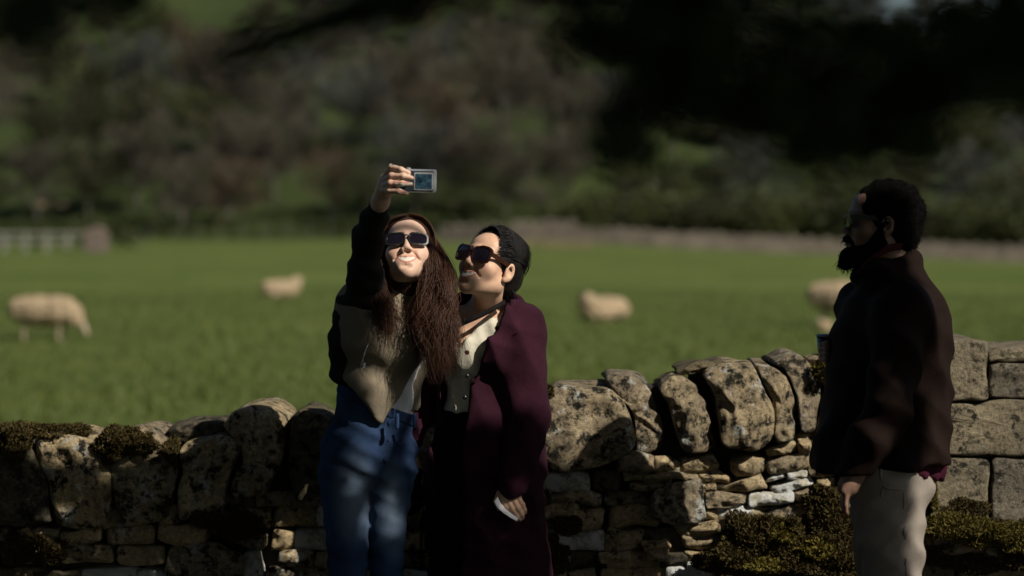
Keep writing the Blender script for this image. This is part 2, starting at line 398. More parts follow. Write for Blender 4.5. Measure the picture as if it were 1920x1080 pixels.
# ------------------------------------------------------------------ trees of the far wood
def crown_mesh(name, rs, hgt, wid, n_leaf, size, kind):
    """leaf or twig faces gathered in clumps round limb ends, open between the clumps"""
    limbs = MB(); tips = []
    th = hgt * (0.22 if kind != 'conifer' else 0.08)
    limbs.tube([(0, 0, -0.6), (0.05, 0.03, th), (0.2 * rs.normal(), 0.2 * rs.normal(), hgt * 0.6), (0.3 * rs.normal(), 0.3 * rs.normal(), hgt * 0.93)],
               [0.028 * hgt, 0.022 * hgt, 0.011 * hgt, 0.003 * hgt], 7)
    if kind == 'conifer':
        for k in range(34):
            z = th + (hgt - th) * (k / 34.0) ** 0.9; a = k * 2.4; r = wid * 0.5 * (1 - (z - th) / (hgt - th)) ** 0.8 + 0.2
            tips.append((np.array([math.cos(a) * r * 0.6, math.sin(a) * r * 0.6, z - 0.12 * r]), max(0.35, r * 0.55), 0.45))
    else:
        nl = 11
        for k in range(nl):
            a = k * 2.4 + rs.rand(); z0 = th * (0.8 + 0.5 * rs.rand()) + hgt * 0.25 * (k / nl)
            r = wid * 0.5 * (0.55 + 0.5 * rs.rand()); z1 = hgt * (0.42 + 0.5 * (k / nl) + 0.05 * rs.normal())
            if z1 > hgt * 0.75: r *= 0.6
            e = np.array([math.cos(a) * r, math.sin(a) * r, z1]); mid = np.array([math.cos(a) * r * 0.45, math.sin(a) * r * 0.45, z0 + (z1 - z0) * 0.55])
            limbs.tube([(0, 0, z0), mid, e], [0.011 * hgt, 0.007 * hgt, 0.002 * hgt], 5)
            tips.append((e, wid * 0.2, 0.8)); tips.append((mid + rs.normal(size=3) * 0.06 * wid, wid * 0.17, 0.8))
            for q in range(2):
                d = e + rs.normal(size=3) * np.array([0.13, 0.13, 0.10]) * wid
                limbs.tube([mid, (mid + d) / 2 + rs.normal(size=3) * 0.02 * wid, d], [0.006 * hgt, 0.004 * hgt, 0.001 * hgt], 4); tips.append((d, wid * 0.16, 0.8))
    per = n_leaf // len(tips) + 1; C = []
    for c, r, fl in tips:
        d = rdir(per, rs) * (rs.rand(per, 1) ** 0.45) * r; d[:, 2] *= fl; C.append(c + d)
    C = np.concatenate(C); k = len(C); U = rdir(k, rs); U[:, 2] *= 0.6
    if kind == 'bare':
        out = C - np.array([0, 0, hgt * 0.35]); out /= np.linalg.norm(out, axis=1, keepdims=True) + 1e-6
        U = out + 0.55 * rdir(k, rs); U /= np.linalg.norm(U, axis=1, keepdims=True); V = np.cross(U, rdir(k, rs)); s = size * (0.6 + 0.8 * rs.rand(k, 1)); U = U * s; V = V * s * 0.16
    else:
        V = np.cross(U, rdir(k, rs)); s = size * (0.5 + 0.9 * rs.rand(k, 1)); U = U * s; V = V * s
    v, f = quads(C, U, V)
    return limbs, v, f
PROTO = {}
rs = np.random.RandomState(5)
for kind, cnt, h, w, nl, sz, mats in (('bare', 3, 12.0, 10.0, 2600, 0.75, ['twig_brown', 'twig_grey', 'twig_russet']), ('leafy', 3, 10.0, 9.5, 2600, 0.34, ['leaf_olive', 'leaf_green']),
                                ('conifer', 2, 15.0, 6.0, 2200, 0.42, ['conifer']), ('bush', 2, 4.2, 6.0, 1500, 0.26, ['leaf_green', 'leaf_olive'])):
    for i in range(cnt):
        lb, v, f = crown_mesh(kind, rs, h, w, nl, sz, kind)
        tm = mesh_data('trunk', np.array(lb.v), lb.f); tm.materials.append(MATS['bark_far'])
        for mm in mats:
            cm = mesh_data('crown', v, f, False); cm.materials.append(MATS[mm]); PROTO.setdefault((kind, mm), []).append((tm, cm))
KNAME = {'bare': 'bare_tree', 'leafy': 'leafy_tree', 'conifer': 'conifer_tree', 'bush': 'bush'}
def tree(kind, mm, x, y, s, label, group, wide=1.0, r=rs):
    o = empty(KNAME[kind], (x, y, float(hz(x, y)) - 0.1)); tag(o, label, 'bush' if kind == 'bush' else 'tree', group)
    o.scale = (s * wide, s * wide, s); o.rotation_euler = (0, 0, r.rand() * 6.28)
    t, c = PROTO[(kind, mm)][r.randint(len(PROTO[(kind, mm)]))]
    link(bpy.data.objects.new('trunk', t), o); link(bpy.data.objects.new('crown', c), o); return o
def at(px, y): return (px - 960.0) / FPX * y
LB = {'twig_brown': 'bare grey-brown tree in the wood on the valley side', 'twig_grey': 'bare silver-grey tree in the wood on the valley side',
      'twig_russet': 'bare russet-twigged tree in the wood on the valley side', 'leaf_olive': 'dull olive leafy tree in the wood on the valley side',
      'leaf_green': 'fresh green leafy tree in the wood on the valley side', 'conifer': 'dark conifer high on the valley side'}
GR = {k: g for k, g in (('twig_brown', 'brown bare trees of the wood'), ('twig_grey', 'grey bare trees of the wood'), ('twig_russet', 'russet bare trees of the wood'),
      ('leaf_olive', 'olive trees of the wood'), ('leaf_green', 'green trees of the wood'), ('conifer', 'conifers on the hill'))}
tr = np.random.RandomState(21)
for row, (y, px0, px1, step) in enumerate(((296, -40, 1990, 92), (322, -60, 1980, 98), (352, -30, 1960, 96), (388, -40, 1980, 98), (430, -20, 1960, 100), (478, 20, 1960, 104))):
    px = px0 + (row % 2) * 40
    while px < px1:
        u = tr.rand(); yy = y + tr.uniform(-9, 9); q = px + tr.uniform(-28, 28); px += step
        if row >= 4 and (230 < q < 620 or 730 < q < 1010): continue          # open pasture high on the hill
        if row == 3 and 300 < q < 520 and u < 0.5: continue
        if q < 230: mm = 'leaf_olive' if u < 0.7 else 'twig_brown'
        elif q < 1130: mm = ('twig_brown' if u < 0.42 else 'twig_grey' if u < 0.68 else 'twig_russet' if u < 0.80 else 'leaf_olive' if u < 0.93 else 'leaf_green')
        else: mm = 'leaf_olive' if u < 0.5 else 'leaf_green' if u < 0.7 else 'twig_grey'
        kind = 'bare' if mm.startswith('twig') else 'leafy'
        tree(kind, mm, at(q, yy), yy, tr.uniform(0.95, 1.35) * (0.8 if row == 0 else 1.0), LB[mm], GR[mm], tr.uniform(0.70, 0.95), tr)
for q, yy, s in ((772, 640, 1.0), (800, 655, 1.1), (835, 648, 1.0), (868, 660, 1.1), (900, 652, 1.0), (935, 650, 1.15), (968, 642, 1.1), (1005, 655, 1.1), (1045, 640, 1.0),
                 (1090, 560, 1.1), (1140, 590, 1.2), (1215, 570, 1.1), (1290, 600, 1.1), (1350, 575, 1.2), (1430, 640, 0.95), (1830, 600, 1.1), (1900, 600, 1.1), (80, 600, 1.0), (150, 620, 1.0), (220, 640, 0.9)):
    tree('conifer', 'conifer', at(q, yy), yy, s, LB['conifer'], GR['conifer'], 1.2, tr)
one = (('bare', 'twig_russet', 432, 292, 0.72, 'orange-tinged bare round tree above the hedge, left of the raised arm'), ('bush', 'leaf_green', 880, 288, 1.35, 'yellow-green bush catching the sun, right of the small camera'),
       ('bush', 'leaf_green', 1075, 286, 1.2, 'bright green bush at the bare wood edge, above the far wall'), ('leafy', 'conifer', 1870, 0, 0, ''))
for kind, mm, q, yy, s, lb in one[:3]: tree(kind, mm, at(q, yy), yy, s, lb, None, 1.1, tr)
bushes = ((1190, 222), (1240, 205), (1290, 210), (1345, 203), (1400, 206), (1455, 200), (1510, 206), (1570, 200), (1630, 206), (1700, 202), (1770, 208), (1840, 201), (1910, 203), (1140, 232), (1320, 240), (1490, 242), (1800, 240))
for i, (q, yy) in enumerate(bushes):
    mm = 'leaf_green' if i % 3 else 'leaf_olive'
    tree('bush', mm, at(q, yy), yy, tr.uniform(0.9, 1.35), 'scrubby green bush behind the far drystone wall', 'bushes behind the far wall', 1.1, tr)
PROTO[('leafy', 'conifer')] = [(t, mesh_data('crown', np.array([x.co for x in c.vertices]), np.array([list(p.vertices) for p in c.polygons]), False)) for t, c in PROTO[('leafy', 'leaf_olive')][:1]]
for t, c in PROTO[('leafy', 'conifer')]: c.materials.append(MATS['conifer'])
tree('leafy', 'conifer', at(1872, 214), 214, 0.62, 'dark round evergreen at the right edge, behind the man', None, 1.0, tr)

# ------------------------------------------------------------------ hedge, fences and walls at the end of the field
def hedge(pts, h, w, label):
    rs2 = np.random.RandomState(9); C = []
    for (xa, ya), (xb, yb) in zip(pts[:-1], pts[1:]):
        L = math.hypot(xb - xa, yb - ya); k = int(L * 55); t = rs2.rand(k)
        hh = h * (0.86 + 0.16 * np.sin(t * L * 0.35) + 0.1 * np.sin(t * L * 0.9 + 1)); z = 0.1 + hh * (1 - (1 - rs2.rand(k)) ** 2 * 0.98)
        C.append(np.stack([xa + (xb - xa) * t, ya + (yb - ya) * t + (rs2.rand(k) - 0.5) * w, z], 1))
    C = np.concatenate(C); k = len(C); U = rdir(k, rs2) * 0.26; V = np.cross(U, rdir(k, rs2))
    v, f = quads(C, U, V); e = empty('hedge', (pts[0][0], pts[0][1], 0)); tag(e, label, 'hedge')
    tag(build('foliage', v, f, 'hedge_leaf', e, False), kind='stuff')
    for i in range(18):
        t = i / 17.0; x = pts[0][0] + (pts[-1][0] - pts[0][0]) * t; y = pts[0][1] + (pts[-1][1] - pts[0][1]) * t
        mb = MB(); mb.tube([(x, y, -0.1), (x + 0.1, y, h * 0.4), (x - 0.1, y + 0.1, h * 0.8)], [0.09, 0.07, 0.02], 5); mb.build('stem', 'bark_far', e)
hedge([(at(-120, 166), 166), (at(120, 168), 168), (at(260, 172), 172)], 1.9, 1.4, 'dark hedge close behind the pale fence at the far left')
hedge([(at(150, 262), 262), (at(450, 272), 272), (at(860, 281), 281)], 2.9, 2.0, 'long low green hedge along the far end of the pasture')
e = empty('post_and_rail_fence', (at(60, 150), 150, 0)); tag(e, 'pale grey wooden fence at the far left of the pasture', 'fence')
for k in range(-2, 5):
    x = at(8 + 40 * k, 150); mb = MB(); mb.box((x - 0.10, 149.9, -0.3), (x + 0.10, 150.1, 1.30)); mb.build('post', 'fence_wood', e)
for z in (1.13, 0.62):
    mb = MB(); mb.box((at(-80, 150), 149.85, z), (at(172, 150), 149.9, z + 0.13)); mb.build('rail', 'fence_wood', e)
mb = MB(); mb.box((at(160, 149), 148.8, -0.1), (at(200, 149), 149.8, 1.45)); mb.tube([(at(180, 149), 149.3, 1.4), (at(180, 149), 149.3, 1.62)], [0.62, 0.3], 4)
simple('pier_stone', (0.15, 0.118, 0.098), scale=4, bs=0.8, bd=0.03)
tag(mb.build('stone_pier', 'pier_stone'), 'squat pinkish stone pier at the right end of the pale fence', 'pier')
e = empty('low_stone_wall', (at(1400, 150), 150, 0)); tag(e, 'long low reddish-grey drystone wall across the far end of the field', 'wall')
wp = [(826, 192), (960, 190), (1080, 189), (1220, 188), (1360, 188), (1500, 188), (1700, 187), (1960, 186), (2300, 186)]
wr = np.random.RandomState(4)
for (pa, ya), (pb, yb) in zip(wp[:-1], wp[1:]):
    xa, xb = at(pa, ya), at(pb, yb); L = math.hypot(xb - xa, yb - ya); k = max(2, int(L / 3.4))
    for i in range(k):
        t0, t1 = i / k, (i + 1) / k - 0.002; mb = MB(); h = 1.12 + wr.uniform(-0.1, 0.1) + (0.35 if pa == 960 and i < 2 else 0)
        a = np.array([xa + (xb-xa)*t0, ya + (yb-ya)*t0, 0]); c = np.array([xa + (xb-xa)*t1, ya + (yb-ya)*t1, 0]); a[2] = fz(a[0], a[1]); c[2] = fz(c[0], c[1])
        mb.obox((a + c) / 2 + (0, 0, h / 2 - 0.1), [(c - a) / np.linalg.norm(c - a), np.array([-(c-a)[1], (c-a)[0], 0]) / np.linalg.norm(c - a), np.array([0, 0, 1.0])], (np.linalg.norm(c-a)/2, 0.28, h/2 + 0.1))
        mb.build('wall_length', 'far_wall_stone', e)
        for j in range(3):
            q = a + (c - a) * ((j + 0.5) / 3); mb = MB(); hh = wr.uniform(0.1, 0.2)
            mb.tube([q + (0, 0, h - 0.02), q + (0, 0, h + hh)], [0.42, 0.25], 5); mb.build('cope_stone', 'far_wall_stone', e)
simple('dead_grass', (0.19, 0.165, 0.085), scale=1.5, bs=0.9, bd=0.05)
def dead(px0, px1, ya, yb, lb):
    rs3 = np.random.RandomState(int(px0)); k = 5000; y = rs3.uniform(ya, yb, k); x = at(px0, y) + (at(px1, y) - at(px0, y)) * rs3.rand(k); c = np.stack([x, y, fz(x, y)], 1)
    h = rs3.uniform(0.06, 0.2, k); s = rdir(k, rs3) * 0.05; s[:, 2] = 0; top = c + np.stack([rs3.normal(size=k) * 0.08, rs3.normal(size=k) * 0.08, h], 1)
    tag(build('dry_grass', np.stack([c - s, c + s, top], 1).reshape(-1, 3), np.arange(3 * k).reshape(k, 3), 'dead_grass', None, False), lb, 'dry grass', kind='stuff')
dead(985, 1110, 150, 205, 'strip of straw-coloured dry grass below the far wall')

# drystone field wall crossing the slope high on the hill
e = empty('hill_wall', (at(600, 560), 560, float(hz(at(600, 560), 560)))); tag(e, 'thin grey drystone wall crossing the green slope at the top left', 'wall')
for i in range(26):
    xa = at(290 + i * 9, 560 - i); xb = at(299 + i * 9, 559 - i); y0 = 560 - i; za, zb = float(hz(xa, y0)), float(hz(xb, y0 - 1)); mb = MB()
    mb.add([(xa, y0, za-.3), (xb, y0-1, zb-.3), (xb, y0-.4, zb-.3), (xa, y0+.6, za-.3), (xa, y0, za+1.3), (xb, y0-1, zb+1.3), (xb, y0-.4, zb+1.3), (xa, y0+.6, za+1.3)],
           [(0,3,2,1),(4,5,6,7),(0,1,5,4),(1,2,6,5),(2,3,7,6),(3,0,4,7)]); mb.build('wall_length', 'far_wall_stone', e)

# ------------------------------------------------------------------ the drystone wall by the path
WY = 7.80
def pts_px(lst, ox, oy, k, Y=WY): return np.array([W(ox + x * k, oy + y * k, Y)[[0, 2]] for x, y in lst])
def chaikin(p, it=1, w=0.13):
    for _ in range(it):
        q = np.roll(p, -1, 0); p = np.stack([p * (1 - w) + q * w, p * w + q * (1 - w)], 1).reshape(-1, 2)
    return p
def resample(p, n_):
    q = np.vstack([p, p[:1]]); d = np.r_[0, np.cumsum(np.hypot(*np.diff(q, axis=0).T))]; t = np.linspace(0, d[-1], n_, endpoint=False)
    return np.stack([np.interp(t, d, q[:, 0]), np.interp(t, d, q[:, 1])], 1)
SEED = [100]
def stone(poly, name, mat, parent, y0, depth, bulge=0.035, rough=0.012, n_=30, rings=(0.35, 0.62, 0.82), rnd=0.018, lean=0.0, cut=0.13, grow=0.0):
    """a laid stone: irregular outline, weathered rounded face, real depth into the wall"""
    SEED[0] += 1; sd = SEED[0]
    p = resample(chaikin(np.asarray(poly, float), 1, cut), n_)
    area = np.sum(p[:, 0] * np.roll(p[:, 1], -1) - np.roll(p[:, 0], -1) * p[:, 1])
    if area < 0: p = p[::-1]
    c = (p.max(0) + p.min(0)) / 2; h = np.maximum((p.max(0) - p.min(0)) / 2, 0.01); p = c + (p - c) * (1 + grow / h); r = min(rnd, h.min() * 0.45)
    L = []
    def ring(dl, y): L.append(np.c_[c[0] + (p[:, 0] - c[0]) * (1 - dl / h[0]), np.full(n_, y), c[1] + (p[:, 1] - c[1]) * (1 - dl / h[1])])
    bu = min(bulge, h.min() * 0.8)
    ring(r * 0.8, depth); ring(0, depth - r); ring(0, depth * 0.45); ring(0, r * 0.9); ring(r * 0.12, r * 0.4); ring(r * 0.5, 0); ring(r * 1.1, -bu * 0.3)
    for s in rings[::-1]:
        L.append(np.c_[c[0] + (p[:, 0] - c[0]) * s * (1 - r * 1.1 / h[0]), np.full(n_, -bu * (1 - 0.7 * s * s)), c[1] + (p[:, 1] - c[1]) * s * (1 - r * 1.1 / h[1])])
    v = np.concatenate(L + [np.array([[c[0], -bu, c[1]], [c[0], depth, c[1]]])]); m_ = len(L)
    wgt = np.clip((depth * 0.6 - v[:, 1]) / (depth * 0.3), 0.3, 1)
    nz = sines(v, 22, sd, 7) * 0.5 + (1 - 2 * np.abs(sines(v, 38, sd + 999, 6))) * 0.42 + (1 - 2 * np.abs(sines(v, 95, sd + 55, 7))) * 0.25
    v[:, 1] -= nz * rough * wgt * 1.3
    v[:, 0] += sines(v, 40, sd + 5) * rough * 0.5; v[:, 2] += sines(v, 40, sd + 9) * rough * 0.5
    v[:, 1] += y0 + lean * (v[:, 2] - c[1])
    f = []
    for i in range(m_ - 1):
        for k in range(n_): f.append((i*n_+k, i*n_+(k+1) % n_, (i+1)*n_+(k+1) % n_, (i+1)*n_+k))
    f += [((m_-1)*n_+k, (m_-1)*n_+(k+1) % n_, m_*n_) for k in range(n_)] + [((k+1) % n_, k, m_*n_+1) for k in range(n_)]
    return build(name, v, f, mat, parent)
wall = empty('drystone_wall', (0, WY, 0)); tag(wall, 'weathered limestone drystone wall with upright coping behind the two women', 'wall')
K7 = 600 / 1473.0; K6 = 460 / 1129.0
def c7(l): return pts_px(l, 960, 640, K7)
def c8(l): return pts_px(l, 0, 720, 1 / 3.0)
def c6(l): return pts_px(l, 1460, 640, K6)
TR = []
BIG = dict(n_=60, rings=(0.16, 0.32, 0.46, 0.6, 0.72, 0.83, 0.92), rough=0.015, rnd=0.020, bulge=0.020, lean=0.10)
cop = [(c7([(115,270),(200,212),(330,208),(450,215),(510,260),(550,340),(565,440),(545,520),(480,545),(330,600),(180,590),(110,480)]), 'stone_coping', -0.03),
  (c7([(430,185),(470,160),(545,160),(610,185),(645,230),(680,320),(692,420),(680,490),(640,520),(585,512),(572,400),(560,310),(510,240)]), 'stone_coping', 0.03),
  (c7([(672,200),(740,160),(800,165),(850,210),(880,280),(920,380),(935,470),(890,500),(810,508),(770,470),(745,380),(710,290)]), 'stone_coping', -0.01),
  (c7([(880,150),(960,100),(1060,108),(1120,115),(1160,220),(1190,330),(1192,440),(1150,490),(1090,505),(990,500),(960,470),(950,350),(930,240)]), 'stone_coping', -0.035),
  (c7([(1118,112),(1200,112),(1265,180),(1300,290),(1315,420),(1300,450),(1200,470),(1195,330),(1165,220)]), 'stone_coping', -0.025),
  (c7([(1200,95),(1290,65),(1340,80),(1385,120),(1420,200),(1425,250),(1405,340),(1380,435),(1325,440),(1315,330),(1310,230),(1265,140)]), 'stone_coping', 0.0),
  (c7([(1390,98),(1440,85),(1520,100),(1545,300),(1500,430),(1400,440),(1430,250)]), 'stone_coping', 0.01),
  (c7([(755,150),(850,116),(960,92),(1010,97),(900,150),(840,170)]), 'stone_dark', 0.10),
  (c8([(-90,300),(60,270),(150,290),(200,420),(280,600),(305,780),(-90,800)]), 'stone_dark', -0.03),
  (c8([(190,300),(330,280),(430,290),(530,310),(550,400),(620,500),(650,600),(630,760),(560,800),(340,790),(315,700),(280,560),(205,440)]), 'stone_coping', -0.02),
  (c8([(570,330),(680,265),(800,245),(870,260),(960,340),(985,430),(990,560),(960,700),(900,780),(700,800),(670,650),(640,480)]), 'stone_coping', -0.02),
  (c8([(1015,370),(1100,310),(1250,280),(1320,310),(1345,390),(1300,500),(1275,600),(1280,680),(1230,720),(1130,760),(1020,770),(1000,600),(1050,480)]), 'stone_coping', -0.04),
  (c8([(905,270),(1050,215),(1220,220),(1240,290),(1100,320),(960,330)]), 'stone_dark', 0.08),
  (c8([(1240,230),(1300,150),(1400,130),(1520,145),(1605,200),(1595,350),(1560,500),(1480,640),(1330,660),(1295,560),(1355,400)]), 'stone_coping', 0.0),
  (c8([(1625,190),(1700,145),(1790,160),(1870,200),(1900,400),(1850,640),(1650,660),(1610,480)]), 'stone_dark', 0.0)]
for k in range(5):
    x0 = 628 + k * 78; t = 768 - k * 9
    cop.append((np.array([W(x, y, WY)[[0, 2]] for x, y in ((x0, t+20), (x0+15, t), (x0+50, t-4), (x0+70, t+15), (x0+76, t+80), (x0+70, 885-k*4), (x0+6, 890-k*4), (x0-3, t+90))]), 'stone_coping', 0.0))
for po_, mm, dy in cop:
    TR.append(po_); stone(po_, 'coping_stone', mm, wall, WY + dy - 0.01, 0.42 if mm != 'stone_dark' or dy < 0.05 else 0.3, **BIG)
body = [[(510,535),(580,515),(650,530),(655,590),(600,605),(500,590)], [(655,540),(720,540),(775,570),(775,598),(660,600)], [(785,545),(930,530),(955,570),(945,600),(790,608)],
  [(1015,550),(1100,530),(1150,530),(1150,580),(1110,605),(1040,615),(1015,585)], [(1165,490),(1300,460),(1310,500),(1180,530)], [(1315,455),(1370,460),(1370,505),(1318,508)],
  [(1170,550),(1280,525),(1365,515),(1362,560),(1290,590),(1190,605)], [(615,615),(700,612),(860,612),(855,632),(740,640),(615,642)], [(510,610),(608,615),(606,640),(520,640)],
  [(870,610),(940,597),(1010,630),(1005,650),(890,655)], ['w',(1170,640),(1225,610),(1260,620),(1260,635),(1180,645)], ['w',(1270,605),(1355,590),(1358,620),(1275,635)],
  [(1370,580),(1420,555),(1473,575),(1480,620),(1385,625)], [(1405,640),(1473,635),(1473,675),(1415,665)], [(965,670),(1080,640),(1140,605),(1165,650),(1175,670),(1080,690),(975,688)],
  ['w',(1195,665),(1300,650),(1370,628),(1385,660),(1290,685),(1200,690)], [(875,665),(940,660),(940,685),(880,695)],
  ['b',(640,700),(740,660),(860,635),(880,680),(880,790),(860,825),(740,838),(660,815),(635,760)], [(550,660),(740,648),(720,662),(640,690),(560,690)],
  [(890,710),(960,695),(1070,700),(1070,740),(1000,760),(890,765)], ['w',(1085,710),(1200,700),(1290,690),(1290,735),(1220,755),(1090,760)], [(1305,690),(1380,670),(1420,700),(1415,730),(1320,745)],
  [(1425,690),(1500,690),(1500,730),(1425,725)], ['w',(945,770),(1060,765),(1115,780),(1105,805),(1020,825),(945,820)], [(890,785),(940,780),(935,820),(890,820)],
  ['b',(1190,790),(1280,760),(1380,750),(1425,800),(1435,880),(1420,920),(1330,940),(1210,915),(1180,870)], [(985,845),(1110,825),(1165,810),(1160,850),(1050,870),(990,872)],
  [(820,845),(970,830),(975,870),(900,885),(825,885)], [(740,855),(815,850),(815,890),(770,890)], [(785,900),(930,890),(965,920),(960,950),(880,960),(800,950)],
  [(790,980),(910,975),(910,1005),(800,1008)], ['w',(805,1020),(915,1015),(930,1070),(860,1090),(815,1080)], ['w',(1300,950),(1380,945),(1380,970),(1310,985)],
  [(125,760),(240,740),(310,760),(290,805),(200,820),(125,815)], [(75,870),(130,855),(160,900),(150,915),(80,920)], [(65,940),(160,925),(165,965),(70,978)], [(150,720),(270,690),(290,720),(250,735)],
  [(600,925),(715,920),(725,955),(610,962)], [(400,980),(540,975),(545,1015),(410,1020)], [(620,970),(720,965),(720,1010),(625,1012)], [(100,1040),(220,1035),(225,1075),(110,1080)]]
left = [[(890,805),(1150,792),(1165,880),(1000,890),(900,870)], [(1290,875),(1470,855),(1478,920),(1400,925)], ['w',(1370,965),(1450,948),(1465,1080),(1380,1085)], [(905,705),(1000,690),(1012,780),(905,790)],
  ['w',(1195,705),(1240,690),(1255,720),(1210,735)], ['w',(120,822),(200,815),(200,860),(130,865)], ['b',(950,930),(1230,910),(1350,955),(1365,1085),(960,1085)], [(210,820),(320,815),(320,860),(215,862)], [(0,930),(180,905),(310,930),(310,1000),(20,1020)],
  [(330,830),(560,825),(570,890),(340,900)], [(600,820),(860,815),(870,895),(610,900)], [(340,930),(620,915),(640,1000),(350,1010)], [(660,920),(920,915),(925,1010),(670,1020)]]
for src, conv in ((body, c7), (left, c8)):
    for q in src:
        fl = q[0] if isinstance(q[0], str) else ''; po_ = conv([x for x in q if not isinstance(x, str)]); TR.append(po_)
        big = fl == 'b'
        stone(po_, 'stone', 'stone_white' if fl == 'w' else 'stone_coping' if big else 'stone', wall, WY + 0.005 + R.uniform(-0.012, 0.012) - (0.02 if big else 0), R.uniform(0.16, 0.26), 0.014, 0.011 if not big else 0.016, 34 if not big else 52, rings=(0.3, 0.55, 0.75, 0.9), rnd=0.007, grow=0.0045, cut=0.09)
def inside(pt, poly):
    x, z = pt; c = False; m_ = len(poly)
    for i in range(m_):
        a, b_ = poly[i], poly[(i+1) % m_]
        if (a[1] > z) != (b_[1] > z) and x < (b_[0]-a[0]) * (z-a[1]) / (b_[1]-a[1]) + a[0]: c = not c
    return c
def topz(x):
    """underside of the coping along the wall"""
    return float(np.interp(x, [-1.7, -0.9, -0.55, 0.1, 0.35, 0.7, 1.1], [0.73, 0.77, 0.83, 0.84, 0.90, 0.95, 0.98]))
z = 0.0
while z < 0.9:
    h = R.uniform(0.045, 0.085) if z > 0.35 else R.uniform(0.10, 0.15); x = -1.95 + R.uniform(-0.1, 0)
    while x < 1.28:
        w_ = R.uniform(0.08, 0.24) if z > 0.35 else R.uniform(0.2, 0.4); cx, cz = x + w_ / 2, z + h / 2
        if cz + h * 0.3 < topz(cx) and not any(inside((cx, cz), q) for q in TR):
            j = lambda s_=0.011: R.uniform(-s_, s_); g = 0.004
            po_ = [(x+g+j(), z+g+j(.006)), (cx+j(.03), z+g+j(.006)), (x+w_-g+j(), z+g+j(.006)), (x+w_-g+j(), z+h-g+j(.008)), (cx+j(.03), z+h-g+j(.008)), (x+g+j(), z+h-g+j(.008))]
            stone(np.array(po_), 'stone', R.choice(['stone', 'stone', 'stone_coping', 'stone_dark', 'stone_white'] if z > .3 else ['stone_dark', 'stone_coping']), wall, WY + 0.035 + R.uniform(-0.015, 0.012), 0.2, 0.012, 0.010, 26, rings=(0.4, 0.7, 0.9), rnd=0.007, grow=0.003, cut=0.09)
        x += w_
    z += h
mb = MB()
for i in range(16):
    xa = -2.0 + i * 0.205; xb = xa + 0.2045; mb.box((xa, WY + 0.10, -0.05), (xb, WY + 0.36, topz((xa + xb) / 2) + 0.05))
for i in range(44):
    xa = -2.0 + i * 0.074; xb = xa + 0.0738; zt = float(np.interp((xa + xb) / 2, [-1.65, -1.2, -0.8, -0.55, 0.1, 0.35, 0.6, 1.05], [0.88, 0.85, 0.90, 0.92, 1.04, 1.08, 1.145, 1.13])) + R.uniform(-0.03, 0.0); mb.box((xa, WY + 0.14, 0.5), (xb, WY + 0.30, zt))
mb.build('rubble_core', 'hearting', wall)

# squared pier at the right end
pier = empty('squared_stone_wall', (1.5, WY, 0)); tag(pier, 'wall end of large squared grey stone blocks behind the man', 'wall')
blk = [([(300,0),(700,-14),(945,-4),(948,262),(930,268),(300,272)], 0.0), ([(955,108),(1000,96),(1880,102),(1880,256),(957,258)], 0.012), ([(957,52),(1005,30),(1100,28),(1880,36),(1880,96),(1040,94),(990,86),(960,98)], 0.03),
       ([(300,282),(930,282),(958,266),(1900,264),(1900,520),(960,522),(300,526)], 0.005), ([(300,536),(952,531),(952,838),(300,838)], 0.01), ([(961,531),(1900,529),(1900,850),(961,845)], 0.0),
       ([(300,850),(800,850),(800,1240),(300,1240)], 0.02), ([(812,856),(1900,860),(1900,1240),(812,1240)], 0.02), ([(300,1250),(1900,1250),(1900,1600),(300,1600)], 0.01), ([(300,1610),(1900,1610),(1900,1950),(300,1950)], 0.01)]
for q, dy in blk:
    stone(c6(q), 'block', 'stone_ashlar', pier, WY - 0.06 + dy, 0.5, 0.006, 0.006, 96, rings=(0.2, 0.4, 0.6, 0.8, 0.93), rnd=0.009, cut=0.025)
mb = MB(); mb.box((1.27, WY + 0.0, -0.05), (2.14, WY + 0.36, W(0, 670, WY)[2])); mb.build('mortar_core', 'hearting', pier)
for q in ([(660,850),(860,835),(1010,850),(1010,980),(830,960),(670,930)], [(1015,850),(1500,850),(1500,990),(1015,985)]):
    stone(c6(q), 'ledge_stone', 'stone_coping', pier, WY - 0.30, 0.4, 0.03, 0.014, 44, rings=(0.3, 0.55, 0.8), rnd=0.03)

# moss cushions
def moss(name, parent, spots, mat, dens=1.0, seed=1, blade=0.0075):
    """spots: (px, py, half-width px, half-height px, depth forward)"""
    rs4 = np.random.RandomState(seed); C = []; U = []
    for px, py, rw, rh, fwd in spots:
        c = W(px, py, WY - fwd); s = FPX / WY; k = int(rw * rh * 2.6 * dens); d = rdir(k, rs4); d[:, 1] = -np.abs(d[:, 1])
        lump = 1 + 0.22 * sines(d, 6, int(px), 5)
        q = c + d * np.array([rw / s, 0.055, rh / s]) * (lump * (0.75 + 0.3 * rs4.rand(k)))[:, None]; C.append(q)
        U.append(d * 0.7 + 0.7 * rdir(k, rs4) + np.array([0, 0, 0.35]))
    C = np.concatenate(C); U = np.concatenate(U); U /= np.linalg.norm(U, axis=1, keepdims=True); V = np.cross(U, rdir(len(U), rs4)); s = blade * (0.6 + 0.8 * rs4.rand(len(U), 1))
    v, f = quads(C, U * s, V * s * 0.8); return tag(build(name, v, f, mat, parent, False), kind='stuff')
moss('moss', wall, [(1420,1010,70,45,0.02),(1500,1050,90,50,0.05),(1370,1050,60,40,0.03),(1560,990,50,60,0.03),(1480,990,24,22,0.05),(1570,1060,60,40,0.06),(1545,940,40,30,0.02),(1600,1000,50,60,0.02)], 'moss_brown', 1.3, 1)
moss('moss', wall, [(1470,1000,26,24,0.06),(1440,1060,40,16,0.07),(1530,1030,40,18,0.07),(1545,692,22,22,0.02)], 'moss', 0.8, 2)
